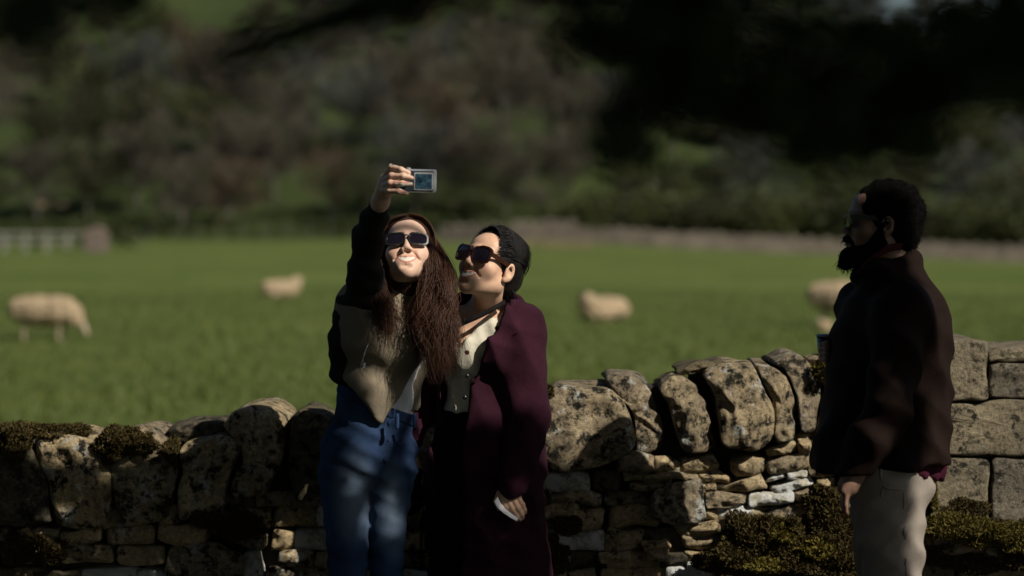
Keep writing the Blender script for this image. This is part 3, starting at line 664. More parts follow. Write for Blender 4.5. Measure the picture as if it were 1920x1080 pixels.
moss('moss', wall, [(25,812,48,16,0.0),(90,808,70,16,-0.03),(150,806,22,14,-0.05),(215,836,32,34,0.02),(245,820,40,18,0.0),(262,832,34,20,0.03),(30,850,30,30,0.02),(320,850,22,26,0.0),(450,985,50,24,0.02),(390,970,30,20,0.02)], 'moss_brown', 1.3, 3, 0.0065)
moss('moss', wall, [(1020,1040,45,40,0.02),(1010,930,20,14,0.0),(1025,735,22,14,0.0),(1060,985,30,18,0.01),(60,1030,60,26,0.03)], 'moss_brown', 1.3, 4)
moss('moss', pier, [(1790,990,60,22,0.32),(1850,1000,70,22,0.32),(1920,1010,60,20,0.32),(1760,985,34,16,0.30),(1745,930,10,30,0.06)], 'moss', 2.2, 5)
moss('moss', pier, [(1812,955,38,20,0.10),(1870,985,30,12,0.22),(1780,965,22,14,0.12),(1930,985,30,12,0.2),(1850,1040,110,30,0.26)], 'moss_brown', 1.8, 6)

# ------------------------------------------------------------------ sheep
simple('fleece', (0.44, 0.335, 0.215), 1.0, 0.05, 0.18, 9, 1.0, 0.03)
simple('sheep_face', (0.36, 0.29, 0.21), 0.9, 0.1, 0.15, 20)
simple('sheep_face_dark', (0.05, 0.042, 0.036), 0.9, 0.1, 0.2, 20)
def sheep(x, y, rz, label, pose='graze', face='sheep_face', s=1.0):
    """faces +x before turning; body (head, ears, legs) is one skin, the fleece lies over it"""
    b_ = Solid(); fl = Solid(); lie = pose == 'lie'; dz = -0.30 if lie else 0.0
    b_.chain([(-0.42, 0, 0.58+dz), (0, 0, 0.55+dz), (0.40, 0, 0.56+dz)], [0.15, 0.17, 0.14], 0.05)
    if pose == 'graze': nk, hd, mz = (0.58, 0, 0.47), (0.74, 0, 0.30), (0.84, 0.0, 0.12)
    else: nk, hd, mz = (0.52, 0, 0.76+dz), (0.60, 0, 0.90+dz), (0.76, 0, 0.84+dz)
    b_.chain([(0.36, 0, 0.58+dz), nk, hd], [0.13, 0.10, 0.075], 0.05).cap(hd, mz, 0.072, 0.042, 0.03)
    for sy in (-1, 1): b_.cap(np.array(hd) + (-0.03, 0.06*sy, 0.03), np.array(hd) + (-0.08, 0.15*sy, 0.02), 0.022, 0.012, 0.01)
    if not lie:
        for lx, kx, fx in ((0.32, 0.34, 0.32), (-0.40, -0.36, -0.44)):
            for sy in (-1, 1):
                o_ = 0.03 * sy * (1 if lx > 0 else -1)
                b_.chain([(lx, 0.10*sy, 0.46), (kx + o_ + (0.04 if lx < 0 else 0), 0.10*sy, 0.32), ((kx - 0.06 if lx < 0 else kx) + o_, 0.10*sy, 0.22), (fx + o_, 0.10*sy, 0.05), (fx + o_ + 0.03, 0.10*sy, 0.02)], [0.075, 0.048, 0.033, 0.026, 0.030], 0.02)
    else:
        for sy in (-1, 1):
            b_.chain([(0.30, 0.14*sy, 0.14), (0.46, 0.15*sy, 0.06), (0.34, 0.17*sy, 0.03)], [0.07, 0.04, 0.03], 0.02); b_.chain([(-0.35, 0.16*sy, 0.14), (-0.15, 0.22*sy, 0.07), (-0.36, 0.24*sy, 0.03)], [0.09, 0.05, 0.03], 0.02)
    fl.chain([(-0.46, 0, 0.57+dz), (-0.15, 0, 0.55+dz), (0.2, 0, 0.54+dz), (0.40, 0, 0.57+dz)], [0.25, 0.285, 0.285, 0.23], 0.06)
    fl.chain([(0.36, 0, 0.57+dz), np.array(nk) * 0.8 + np.array((0.36, 0, 0.58+dz)) * 0.2, np.array(nk) * 0.4 + np.array(hd) * 0.6], [0.25, 0.21, 0.115], 0.08)
    fl.cap((-0.58, 0, 0.62+dz), (-0.66, 0, 0.46+dz), 0.06, 0.035, 0.04)
    if not lie:
        for sy in (-1, 1): fl.cap((-0.40, 0.12*sy, 0.5), (-0.38, 0.12*sy, 0.36), 0.10, 0.06, 0.05)
    fl.noise = lambda P: 0.016 * sines(P, 34, 3, 8) + 0.012 * sines(P, 70, 4, 8)
    e_ = empty('sheep', (x, y, float(fz(x, y)))); tag(e_, label, 'sheep', 'sheep in the pasture')
    for nm, S_, mt in (('body', b_, face), ('fleece', fl, 'fleece')):
        v, f = S_.mesh(0.022); me = mesh_data(nm, v, f); me.materials.append(MATS[mt]); link(bpy.data.objects.new(nm, me), e_)
    e_.rotation_euler = (0, 0, rz); e_.scale = (s * 0.82, s * 0.86, s * 0.84); return e_
def sy(yb): return CAM_Z * FPX / (yb - 425.0)
sheep(at(84, 34), 34, -0.12, 'big cream sheep grazing at the left edge, head down to the right', 'graze', 'sheep_face', 0.88)
sheep(at(527, 56), 56, 0.35, 'small pale sheep lying far out, left of the raised arm', 'lie', 'sheep_face', 0.82)
sheep(at(1132, 42.5), 42.5, math.pi + 0.7, 'plump sheep with a dark head lying right of the plum coat', 'lie', 'sheep_face_dark', 0.92)
sheep(at(1586, 40), 40, -0.35, 'cream sheep standing with its rump left of the man, head hidden', 'graze', 'sheep_face', 1.08)
sheep(at(1547, 38.5), 38.5, math.pi + 1.0, 'tiny white lamb lying just left of the man', 'lie', 'sheep_face', 0.36)
for q, lb in ((75, 'left one of two tiny pale sheep under the trees at the far left'), (118, 'right one of two tiny pale sheep under the trees at the far left')):
    for yy in np.arange(287, 420, 1.0):
        if (hz(at(q, yy), yy) + 0.4 - CAM_Z) / yy * FPX > 425 - 386: break
    o_ = sheep(at(q, yy), yy, 0.3, lb, 'lie', 'sheep_face', 1.5); o_.location.z = float(hz(at(q, yy), yy)); o_['group'] = 'sheep on the slope'

# ------------------------------------------------------------------ people: shared builders
m, n, b = new_mat('skin', 0.5, 0.35)
va = n.nodes.new('ShaderNodeVertexColor'); va.layer_name = 'tone'; t = noise(n, 60, 4, pos(n))
r = ramp(n, [(0.3, (0.9, 0.88, 0.86)), (0.7, (1.06, 1.04, 1.02))]); n.links.new(t.outputs[0], r.inputs[0])
n.links.new(mix(n, 1.0, va.outputs[0], r.outputs[0], 'MULTIPLY'), b.inputs['Base Color'])
b.inputs['Subsurface Weight'].default_value = 0.12; b.inputs['Subsurface Radius'].default_value = (0.01, 0.004, 0.002)
t2 = noise(n, 500, 2, pos(n)); bump(n, b, t2.outputs[0], 0.15, 0.001)
def hairmat(name, c, c2, rough=0.45):
    m, n, b = new_mat(name, rough, 0.05 if rough > 0.8 else 0.3); g = n.nodes.new('ShaderNodeNewGeometry'); t = noise(n, 120, 4, pos(n))
    a = n.nodes.new('ShaderNodeMath'); a.operation = 'MULTIPLY_ADD'; n.links.new(g.outputs['Random Per Island'], a.inputs[0]); a.inputs[1].default_value = 0.6
    h_ = n.nodes.new('ShaderNodeMath'); h_.operation = 'MULTIPLY'; h_.inputs[1].default_value = 0.5; n.links.new(t.outputs[0], h_.inputs[0]); n.links.new(h_.outputs[0], a.inputs[2])
    r = ramp(n, [(0.2, c), (0.8, c2)]); n.links.new(a.outputs[0], r.inputs[0]); n.links.new(r.outputs[0], b.inputs['Base Color']); bump(n, b, t.outputs[0], 0.4, 0.002)
hairmat('hair_brown', (0.012, 0.0055, 0.0035), (0.085, 0.036, 0.019)); hairmat('hair_black', (0.003, 0.0027, 0.003), (0.009, 0.007, 0.0065), 0.5); hairmat('hair_dark', (0.0015, 0.0013, 0.0012), (0.004, 0.0033, 0.003), 0.95)
def cloth(name, c, var=0.15, weave=900, rough=0.95, c2=None, sheen=0.0, bd=0.0012):
    m, n, b = new_mat(name, rough, 0.08); p = pos(n); t = noise(n, 7, 5, p); w = noise(n, weave, 2, p)
    r = ramp(n, [(0.3, tuple(v * (1 - var) for v in c)), (0.7, c2 or tuple(v * (1 + var) for v in c))]); n.links.new(t.outputs[0], r.inputs[0])
    r2 = ramp(n, [(0.3, (0.82, 0.82, 0.82)), (0.7, (1.12, 1.12, 1.12))]); n.links.new(w.outputs[0], r2.inputs[0])
    n.links.new(mix(n, 1.0, r.outputs[0], r2.outputs[0], 'MULTIPLY'), b.inputs['Base Color']); b.inputs['Sheen Weight'].default_value = sheen
    t3 = noise(n, 40, 4, p); h_ = n.nodes.new('ShaderNodeMath'); h_.operation = 'MULTIPLY_ADD'; n.links.new(t3.outputs[0], h_.inputs[0]); h_.inputs[1].default_value = 3.0; n.links.new(w.outputs[0], h_.inputs[2])
    bump(n, b, h_.outputs[0], 0.6, bd); return m, n, b, r
cloth('khaki', (0.21, 0.175, 0.125), 0.12); cloth('plum', (0.031, 0.0085, 0.0165), 0.35, sheen=0.02); cloth('black_cloth', (0.008, 0.008, 0.009), 0.2); cloth('white_cloth', (0.62, 0.63, 0.66), 0.06)
cloth('brown_leather', (0.0125, 0.0065, 0.005), 0.35, 700, 0.8); cloth('maroon', (0.045, 0.008, 0.018), 0.15); cloth('chino', (0.26, 0.225, 0.19), 0.08); cloth('jacket_lining', (0.05, 0.012, 0.014), 0.2)
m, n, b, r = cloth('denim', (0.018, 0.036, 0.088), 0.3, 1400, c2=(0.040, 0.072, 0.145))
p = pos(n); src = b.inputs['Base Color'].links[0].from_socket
for cx_, cz_, rx_, rz_ in ((-0.475, 0.80, 0.085, 0.17), (-0.362, 0.76, 0.055, 0.18)):                 # thigh fade, with the sun dapples put into the colour as well
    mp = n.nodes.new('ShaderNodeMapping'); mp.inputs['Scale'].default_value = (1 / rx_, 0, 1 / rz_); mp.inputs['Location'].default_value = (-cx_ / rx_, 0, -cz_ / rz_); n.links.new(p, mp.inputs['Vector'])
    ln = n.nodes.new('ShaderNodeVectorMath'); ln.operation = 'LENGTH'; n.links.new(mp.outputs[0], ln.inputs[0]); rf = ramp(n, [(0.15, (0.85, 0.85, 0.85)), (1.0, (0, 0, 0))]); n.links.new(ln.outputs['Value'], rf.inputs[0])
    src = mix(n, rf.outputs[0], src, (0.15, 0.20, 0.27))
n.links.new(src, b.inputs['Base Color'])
m, n, b, r = cloth('cream_print', (0.66, 0.62, 0.50), 0.05)
vo = n.nodes.new('ShaderNodeTexVoronoi'); vo.inputs['Scale'].default_value = 19; n.links.new(pos(n), vo.inputs['Vector'])
rv = ramp(n, [(0.14, (1, 1, 1)), (0.18, (0, 0, 0))]); n.links.new(vo.outputs['Distance'], rv.inputs[0])
src = b.inputs['Base Color'].links[0].from_socket; hue = ramp(n, [(0.4, (0.09, 0.025, 0.02)), (0.6, (0.10, 0.12, 0.03))]); n.links.new(vo.outputs['Color'], hue.inputs[0])
n.links.new(mix(n, rv.outputs[0], src, hue.outputs[0]), b.inputs['Base Color'])
simple('black_plastic', (0.012, 0.012, 0.014), 0.25, 0.5, 0.1, 50, 0.05, 0.0005); simple('silver', (0.55, 0.56, 0.58), 0.35, 0.5, 0.05, 80, 0.05, 0.0003, metallic=0.25)
simple('tortoise', (0.030, 0.010, 0.006), 0.25, 0.5, 0.5, 90, 0.05, 0.0003); simple('lens', (0.010, 0.008, 0.014), 0.06, 0.8, 0.1, 20, 0.0, 0.0001); simple('shoe', (0.03, 0.028, 0.026), 0.6, 0.3)
simple('white_plastic', (0.75, 0.76, 0.78), 0.4, 0.4, 0.05, 50, 0.05, 0.0003); simple('leather_strap', (0.006, 0.005, 0.005), 0.8, 0.15, 0.2, 60, 0.3, 0.001); simple('zip_metal', (0.7, 0.7, 0.72), 0.25, 0.5, 0.05, 90, 0.0, 0.0003, metallic=0.95)

def head(S, O, l, f, u, s, smile=True, male=False):
    """face looking along f: brow, nose, cheeks, open smile, jaw, chin and ears, added to the body skin"""
    S.frame(O, l, f, u, s)
    S.ell((0, -0.012, 0.040), (0.073, 0.094, 0.082), 0.02).ell((0, 0.030, -0.02), (0.058 if male else 0.0545, 0.062, 0.080), 0.03).ell((0, 0.050, 0.045), (0.055, 0.040, 0.040), 0.02)
    jw = 0.050 if male else 0.042
    for q in (-1, 1):
        S.cap((jw*q, 0.0, -0.055), (0.012*q, 0.072, -0.096), 0.022 if male else 0.020, 0.018 if male else 0.017, 0.035).ell((0.040*q, 0.058, -0.026), (0.024, 0.022, 0.022), 0.03)
        S.cap((0.008*q, 0.090, 0.026), (0.046*q, 0.074, 0.024), 0.009, 0.007, 0.012)                     # brow
        S.ell((0.0125*q, 0.101, -0.036), (0.008, 0.010, 0.007), 0.006)                                   # nostril wing
        S.ell((0.076*q, -0.008, -0.008), (0.011, 0.020, 0.032), 0.006).ell((0.083*q, -0.004, -0.006), (0.008, 0.011, 0.018), 0.006, 's').ell((0.074*q, 0.0, -0.036), (0.008, 0.009, 0.010), 0.006)
    S.cap((0, 0.078, -0.098), (0, 0.080, -0.104), 0.019 if male else 0.0155, 0.016 if male else 0.013, 0.02).cap((0, 0.088, 0.014), (0, 0.108, -0.026), 0.0075, 0.0090, 0.010).ell((0, 0.108, -0.029), (0.0095, 0.009, 0.008), 0.006)
    for q in (-1, 1): S.ell((0.032*q, 0.097, 0.004), (0.018, 0.014, 0.011), 0.010, 's').ell((0.032*q, 0.076, 0.004), (0.0125, 0.0125, 0.0115), 0.002)
    S.ell((0, 0.073, -0.068), (0.036, 0.019, 0.026), 0.025)                                              # muzzle
    if smile:
        for q in (-1, 1): S.ell((0.037*q, 0.061, -0.034), (0.019, 0.019, 0.017), 0.025)                  # raised cheeks
        for q in (-1, 1):
            S.cap((0.018*q, 0.093, -0.040), (0.038*q, 0.078, -0.062), 0.0022, 0.0018, 0.010, 's').ell((0.0065*q, 0.103, -0.0405), (0.0038, 0.005, 0.003), 0.003, 's')
        S.ell((0, 0.099, -0.0925), (0.016, 0.006, 0.005), 0.010, 's')                                     # hollow under the lip
        S.ell((0, 0.074, -0.067), (0.032, 0.0185, 0.013), 0.003)                                         # teeth behind the lips
        for q in (-1, 1):
            S.chain([(0, 0.0965, -0.0590), (0.016*q, 0.0925, -0.0565), (0.034*q, 0.077, -0.0490)], [0.0036, 0.0036, 0.0018], 0.003)
            S.chain([(0, 0.0945, -0.0815), (0.016*q, 0.0900, -0.0760), (0.034*q, 0.077, -0.0520)], [0.0048, 0.0044, 0.0018], 0.003)
    else:
        for q in (-1, 1): S.cap((0, 0.100, -0.061), (0.020*q, 0.092, -0.063), 0.0042, 0.0025, 0.004).cap((0, 0.099, -0.069), (0.018*q, 0.091, -0.067), 0.0052, 0.003, 0.004)
    S.world()
def tone_of(V, O, l, f, u, s, skin, smile=True):
    """lips, teeth, brows and a little redness by place on the face; plain skin elsewhere"""
    L = np.stack([(V - O) @ l, (V - O) @ f, (V - O) @ u], 1) / s; c = np.tile(np.array(skin), (len(V), 1))
    def blend(msk, colr): c[:] = c * (1 - msk[:, None]) + np.array(colr) * msk[:, None]
    sm = lambda x, a, b_: np.clip((x - a) / (b_ - a), 0, 1)
    front = sm(L[:, 1], 0.04, 0.06)
    red = np.exp(-((np.abs(L[:, 0]) - 0.04) ** 2 / 0.0006 + (L[:, 2] + 0.03) ** 2 / 0.0006)) * front; blend(red * 0.3, (skin[0], skin[1] * 0.72, skin[2] * 0.7))
    x2 = L[:, 0] ** 2; zt = -0.0612 + 9.0 * x2 if smile else -0.0640 + 2 * x2; zb = -0.0775 + 23.0 * x2 if smile else -0.0655 + 3 * x2; mo = front * sm(0.0345 - np.abs(L[:, 0]), 0, 0.002)
    lip = sm(L[:, 2], zb - 0.0075, zb - 0.0055) * sm(zt + 0.0055 - L[:, 2], 0, 0.002) * mo; blend(lip * 0.85, (skin[0] * 0.74, skin[1] * 0.36, skin[2] * 0.34))
    if smile:
        tt = sm(L[:, 2] - zb, 0, 0.0012) * sm(zt - L[:, 2], 0, 0.0012) * mo; blend(tt, (0.70, 0.66, 0.58)); blend(tt * sm(np.abs(L[:, 0]), 0.024, 0.031), (0.12, 0.04, 0.035))
    br = np.exp(-((L[:, 2] - 0.028 + 3.5 * (np.abs(L[:, 0]) - 0.03) ** 2) / 0.0042) ** 4) * np.exp(-((np.abs(L[:, 0]) - 0.03) / 0.022) ** 6) * front; blend(br * 0.8, (0.03, 0.018, 0.012))
    ey = np.exp(-(((np.abs(L[:, 0]) - 0.032) / 0.012) ** 4 + ((L[:, 2] - 0.004) / 0.006) ** 4)) * sm(L[:, 1], 0.07, 0.08); blend(ey, (0.6, 0.58, 0.55))
    ir = np.exp(-(((np.abs(L[:, 0]) - 0.032) / 0.006) ** 4 + ((L[:, 2] - 0.004) / 0.006) ** 4)) * sm(L[:, 1], 0.07, 0.08); blend(ir, (0.03, 0.015, 0.01))
    return c
def torso(S, J, g=0.0, female=True, k=0.05):
    """pelvis, waist, ribs, bust and shoulder line, g metres thicker than the bare body"""
    pe, ch, nk = J['pelvis'], J['chest'], J['neck']; l, f = J['l'], J['f']; up = nk - pe; up /= np.linalg.norm(up)
    f2 = f - (f @ up) * up; f2 /= np.linalg.norm(f2); l2 = np.cross(up, f2); A = np.array([l2, f2, up]); w = J.get('w', 1.0)
    wa = pe * 0.5 + ch * 0.5
    S.ell(pe, (0.152*w+g, 0.112*w+g, 0.12+g), k, 'u', A).ell(wa - up * 0.01, (0.120*w+g, 0.092*w+g, 0.12+g), k, 'u', A).ell(ch, (0.135*w+g, 0.102*w+g, 0.15+g), k, 'u', A)
    S.cap(J['shL'] - up * 0.02, J['shR'] - up * 0.02, 0.056+g, None, 0.06).cap(ch + up * 0.09, nk, 0.075+g, 0.055+g, 0.04)
    if female:
        for q in (-1, 1): S.ell(ch + f2 * 0.075 * w + l2 * 0.062 * q * w + up * 0.01, (0.052+g, 0.050+g, 0.055+g), 0.035, 'u', A)
    return A
def arm(S, J, sd, g=0.0, k=0.03, to=1.0, w=1.0):
    a, b_, c = J['sh'+sd], J['el'+sd], J['wr'+sd]; c = b_ + (c - b_) * to
    S.chain([a, a*0.5+b_*0.5, b_, b_*0.6+c*0.4, c], [0.050*w+g, 0.045*w+g, 0.037*w+g, 0.036*w+g, 0.026*w+g*0.8], k)
def leg(S, J, sd, g=0.0, k=0.04, w=1.0, mid=0.079, kn=0.056):
    a, b_, c = J['hip'+sd], J['kn'+sd], J['an'+sd]
    S.chain([a, a*0.6+b_*0.4, b_, b_*0.65+c*0.35, c], [0.088*w+g, mid*w+g, kn*w+g, 0.054*w+g, 0.036*w+g], k)
def feet(S, J, g=0.0):
    for sd in 'RL':
        a = J['an'+sd]; f = J['f']; S.chain([a, a + f * 0.02 + (0, 0, 0.045 - a[2]), a + f * 0.15 + (0, 0, 0.035 - a[2])], [0.036+g, 0.04+g, 0.032+g], 0.02); S.cap(a + (0, 0, 0.035 - a[2]), a - f * 0.03 + (0, 0, 0.035 - a[2]), 0.032+g, 0.032+g, 0.02)
def add_mesh(name, S_, mat, parent, coarse, fine=None, boxes=()):
    v, f = S_.mesh(coarse, fine, boxes); return build(name, v, f, mat, parent), v
def folds(amp, specs, seed=0):
    """cloth creases: each spec (direction, wavelength m, share)"""
    def fn(P):
        o_ = np.zeros(len(P)); w1 = sines(P, 7, seed, 5) * 1.6
        for i, (d, wl, sh) in enumerate(specs):
            d = np.asarray(d, float); d = d / np.linalg.norm(d); ph = (P @ d) * 6.283 / wl + w1 * (1.0 + 0.3 * i) + i
            o_ += sh * (1 - 2 * np.abs(np.sin(ph / 2)) ** 1.15) * (0.5 + 0.5 * np.clip(sines(P, 11, seed + 7 + i, 5), -1, 1))
        return amp * o_
    return fn
def sunglasses(parent, O, l, f, u, s, framemat, shape='square', temple='black_plastic', wd_=0.056, ht=0.040):
    """two lenses, front frame and two temples: a part of the wearer with pieces of its own"""
    e_ = bpy.data.objects.new('sunglasses', None); e_.empty_display_size = 0.05; link(e_, parent)
    g_ = lambda a, b_, c: O + s * (a * l + b_ * f + c * u)
    po_ = np.array(parent.location); e_.location = tuple(g_(0, 0.1, 0.0) - po_)
    mb = MB()
    for q in (-1, 1):
        cx = 0.037 * q; oc = []; ic = []; N = 24
        for k in range(N):
            a = 2 * math.pi * k / N; ca, sa = math.cos(a), math.sin(a); e1 = abs(ca) ** 0.55 * (1 if ca > 0 else -1); e2 = abs(sa) ** 0.55 * (1 if sa > 0 else -1)
            if shape == 'cat' and sa > 0 and ca * q > 0: e1 *= 1.10; e2 *= 1.16
            oc.append((cx + e1 * wd_ / 2, e2 * ht / 2)); ic.append((cx + e1 * (wd_ / 2 - 0.005), e2 * (ht / 2 - 0.005)))
        dep = lambda x: 0.108 - 2.6 * x * x
        v = []
        for y_ in (0.003, -0.003):
            for p_ in (oc, ic): v += [g_(x, dep(x) + y_, z_ + 0.001) for x, z_ in p_]
        f_ = []
        for k in range(N):
            k2 = (k + 1) % N
            f_ += [(k, k2, N+k2, N+k), (2*N+k2, 2*N+k, 3*N+k, 3*N+k2), (k2, k, 2*N+k, 2*N+k2), (N+k, N+k2, 3*N+k2, 3*N+k)]
        mb.add(v, f_)
        lv = [g_(x, dep(x) + 0.001, z_ + 0.001) for x, z_ in ic] + [g_(cx, dep(cx) + 0.0022, 0.001)] + [g_(x, dep(x) - 0.001, z_ + 0.001) for x, z_ in ic] + [g_(cx, dep(cx), 0.001)]
        lf = [(k, (k+1) % N, N) for k in range(N)] + [(N+1+(k+1) % N, N+1+k, 2*N+1) for k in range(N)]
        build('lens', np.array(lv), lf, 'lens', e_)
        t = MB(); ty = [0.108 - 2.6 * 0.064 ** 2, 0.06, 0.0, -0.03]; tx = [0.064, 0.071, 0.0775, 0.078]; tz = [0.012, 0.012, 0.010, -0.008]
        for i in range(3):
            a, c = g_(tx[i]*q, ty[i], tz[i]), g_(tx[i+1]*q, ty[i+1], tz[i+1]); d = c - a; L = np.linalg.norm(d); d /= L; uu = u - (u @ d) * d; uu /= np.linalg.norm(uu)
            t.obox((a + c) / 2, [d, uu, np.cross(d, uu)], (L / 2 + 0.001, 0.0070 * s if i < 2 else 0.004 * s, 0.0018))
        t.build('temple', temple, e_)
    mb.tube([g_(-0.010, 0.109, 0.010), g_(0, 0.112, 0.012), g_(0.010, 0.109, 0.010)], 0.0026, 6); mb.build('frame', framemat, e_)
    return e_
def strands(paths, rad=0.0022, n_=4):
    """hair locks as thin tapering tubes, one mesh"""
    vs = []; fs = []; k0 = 0
    for pts in paths:
        P = np.asarray(pts); m_ = len(P); T = np.gradient(P, axis=0); T /= np.linalg.norm(T, axis=1, keepdims=True) + 1e-9
        A = np.cross(T, np.array([0.3, 1, 0.2])); A /= np.linalg.norm(A, axis=1, keepdims=True) + 1e-9; B_ = np.cross(T, A)
        rr = rad * np.interp(np.linspace(0, 1, m_), [0, 0.15, 0.8, 1], [0.6, 1, 0.9, 0.15])[:, None]
        for q in range(n_): vs.append(P + rr * (math.cos(6.283 * q / n_) * A + math.sin(6.283 * q / n_) * B_))
        i = np.arange(m_ - 1)
        for q in range(n_):
            q2 = (q + 1) % n_; fs.append(np.stack([k0 + q*m_ + i, k0 + q2*m_ + i, k0 + q2*m_ + i + 1, k0 + q*m_ + i + 1], 1))
        k0 += n_ * m_
    return np.concatenate(vs), np.concatenate(fs)
def fuzz(parent, v, centre, n_, length, mat, seed):
    """short hairs standing off a hair surface, swept down and back"""
    rf_ = np.random.RandomState(seed); pk = v[rf_.randint(0, len(v), n_)]; d = pk - centre; d /= np.linalg.norm(d, axis=1, keepdims=True); d = d * 0.55 + np.array([0.1, 0, -0.7]) + rf_.normal(size=d.shape) * 0.35
    L_ = length * rf_.uniform(0.4, 1.2, (n_, 1)); P = [np.stack([a - b_ * 0.1 * l_, a + b_ * 0.5 * l_ + rf_.normal(size=3) * 0.0012, a + b_ * l_ + rf_.normal(size=3) * 0.003]) for a, b_, l_ in zip(pk, d, L_)]
    vv, ff = strands(P, 0.0008, 3); build('hairs', vv, ff, mat, parent)
def spline(ctrl, m_):
    c = np.asarray(ctrl, float); t = np.linspace(0, len(c) - 1, m_); i = np.clip(t.astype(int), 0, len(c) - 2); u = (t - i)[:, None]
    p0, p1, p2, p3 = c[np.maximum(i-1, 0)], c[i], c[i+1], c[np.minimum(i+2, len(c)-1)]
    return 0.5 * (2*p1 + (p2-p0)*u + (2*p0-5*p1+4*p2-p3)*u*u + (3*p1-p0-3*p2+p3)*u**3)
def hand_box(c, r=0.11): return (np.asarray(c) - r, np.asarray(c) + r)

# ------------------------------------------------------------------ woman with the camera
A1 = 7.36
l, f, u = axes_of((0.02, -0.88, 0.47)); s1 = 0.94
H1 = W(763, 451, 7.26) - f * 0.095 * s1
J = dict(pelvis=W(692, 850, 7.40), chest=W(724, 640, 7.38), neck=W(758, 548, 7.38), l=np.array([0.995, 0.1, 0]), f=np.array([0.1, -0.995, 0]), w=0.90,
         shR=W(680, 566, 7.34), elR=W(690, 446, 7.13), wrR=W(713, 378, 6.95), shL=W(818, 592, 7.45), elL=W(868, 700, 7.62), wrL=W(915, 690, 7.68),
         hipR=W(650, 890, 7.39), knR=W(652, 1130, 7.31), anR=np.array([-0.52, 7.42, 0.07]), hipL=W(732, 880, 7.39), knL=W(722, 1130, 7.33), anL=np.array([-0.36, 7.36, 0.07]))
woman = empty('person', (J['pelvis'][0], J['pelvis'][1], 0)); tag(woman, 'long-haired woman in khaki jacket and jeans, arm raised with a camera', 'person')
S = Solid(); torso(S, J); arm(S, J, 'R', w=0.8); arm(S, J, 'L'); leg(S, J, 'R', w=0.66, mid=0.066); leg(S, J, 'L', w=0.60, mid=0.062); feet(S, J)
S.cap(J['neck'], H1 - u * 0.05 - f * 0.015, 0.054, 0.050, 0.03); head(S, H1, l, f, u, s1, True)
hc = W(722, 346, 6.905)
S.cap(J['wrR'], W(720, 358, 6.92), 0.025, 0.026, 0.02).ell(hc, (0.020, 0.024, 0.033), 0.015)
fing = [[(722, 330, 6.885), (734, 313, 6.862), (752, 318, 6.842), (766, 324, 6.840)], [(722, 338, 6.880), (734, 329, 6.852), (756, 330, 6.838), (772, 334, 6.838)],
        [(720, 348, 6.880), (732, 343, 6.850), (754, 344, 6.838), (771, 346, 6.838)], [(718, 356, 6.885), (730, 357, 6.858), (748, 359, 6.842), (762, 363, 6.842)]]
for q in fing: S.chain([W(*a) for a in q], [0.0085, 0.0085, 0.0078, 0.0066], 0.005)
S.chain([W(722, 352, 6.92), W(738, 346, 6.91), W(758, 338, 6.902)], [0.012, 0.010, 0.0085], 0.008)
S.chain([J['wrL'], J['wrL'] + (0.08, -0.02, -0.01)], [0.025, 0.03], 0.02)
for k in range(4): S.chain([J['wrL'] + (0.09, -0.03, 0.025 - 0.017*k), J['wrL'] + (0.135, -0.04, 0.025 - 0.019*k), J['wrL'] + (0.16, -0.06, 0.022 - 0.019*k)], [0.0085, 0.008, 0.007], 0.004)
S.chain([J['wrL'] + (0.05, -0.03, 0.02), J['wrL'] + (0.09, -0.045, 0.045)], [0.011, 0.008], 0.006)
o, v = add_mesh('body', S, 'skin', woman, 0.011, 0.0024, [hand_box(H1, 0.125), hand_box(W(740, 345, 6.88), 0.075)])
colour(o, tone_of(v, H1, l, f, u, s1, (0.66, 0.45, 0.34)))
S = Solid(); torso(S, J, 0.012); S.half(W(0, 792, 7.35), (0, 0, -1), 0.004); S.half(W(712, 760, 7.3), (-1, 0.3, -0.35), 0.004); S.half(J['neck'] + (0, 0, 0.0), (-0.1, -0.35, 1), 0.004)
S.noise = folds(0.004, [((1, 0, 0.6), 0.05, 1), ((0.5, 0, 1), 0.08, 0.6)], 3)
add_mesh('blouse', S, 'white_cloth', woman, 0.009)
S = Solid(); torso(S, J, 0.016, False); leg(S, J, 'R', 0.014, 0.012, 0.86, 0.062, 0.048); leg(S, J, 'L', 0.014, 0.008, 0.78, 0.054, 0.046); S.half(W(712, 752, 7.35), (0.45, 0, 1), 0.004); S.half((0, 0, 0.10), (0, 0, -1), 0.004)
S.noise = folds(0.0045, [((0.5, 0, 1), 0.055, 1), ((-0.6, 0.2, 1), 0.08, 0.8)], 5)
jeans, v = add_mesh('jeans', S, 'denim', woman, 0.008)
cloth('denim_trim', (0.022, 0.042, 0.095), 0.2, 1400)
def jeans_shell(g_):
    S_ = Solid(); torso(S_, J, 0.016 + g_, False); leg(S_, J, 'R', 0.014 + g_, 0.012, 0.86, 0.062, 0.048); leg(S_, J, 'L', 0.014 + g_, 0.008, 0.78, 0.054, 0.046); S_.noise = folds(0.0045, [((0.5, 0, 1), 0.055, 1), ((-0.6, 0.2, 1), 0.08, 0.8)], 5); return S_
for pts in (((728, 792), (727, 830), (722, 868), (708, 888)), ((786, 812), (770, 832), (745, 836), (738, 800)), ((660, 770), (650, 800), (626, 822), (606, 826))):
    S = jeans_shell(0.0025); P_ = [W(x, y, 7.27)[[0, 2]] for x, y in pts]; a_ = [tuple(q_ + np.array((0.003, 0.002))) for q_ in P_]; b_ = [tuple(q_ - np.array((0.003, 0.002))) for q_ in P_]
    S.poly(a_ + b_[::-1], 6.9, 7.38, 0.002, 'i'); add_mesh('seam', S, 'denim_trim', jeans, 0.0045)
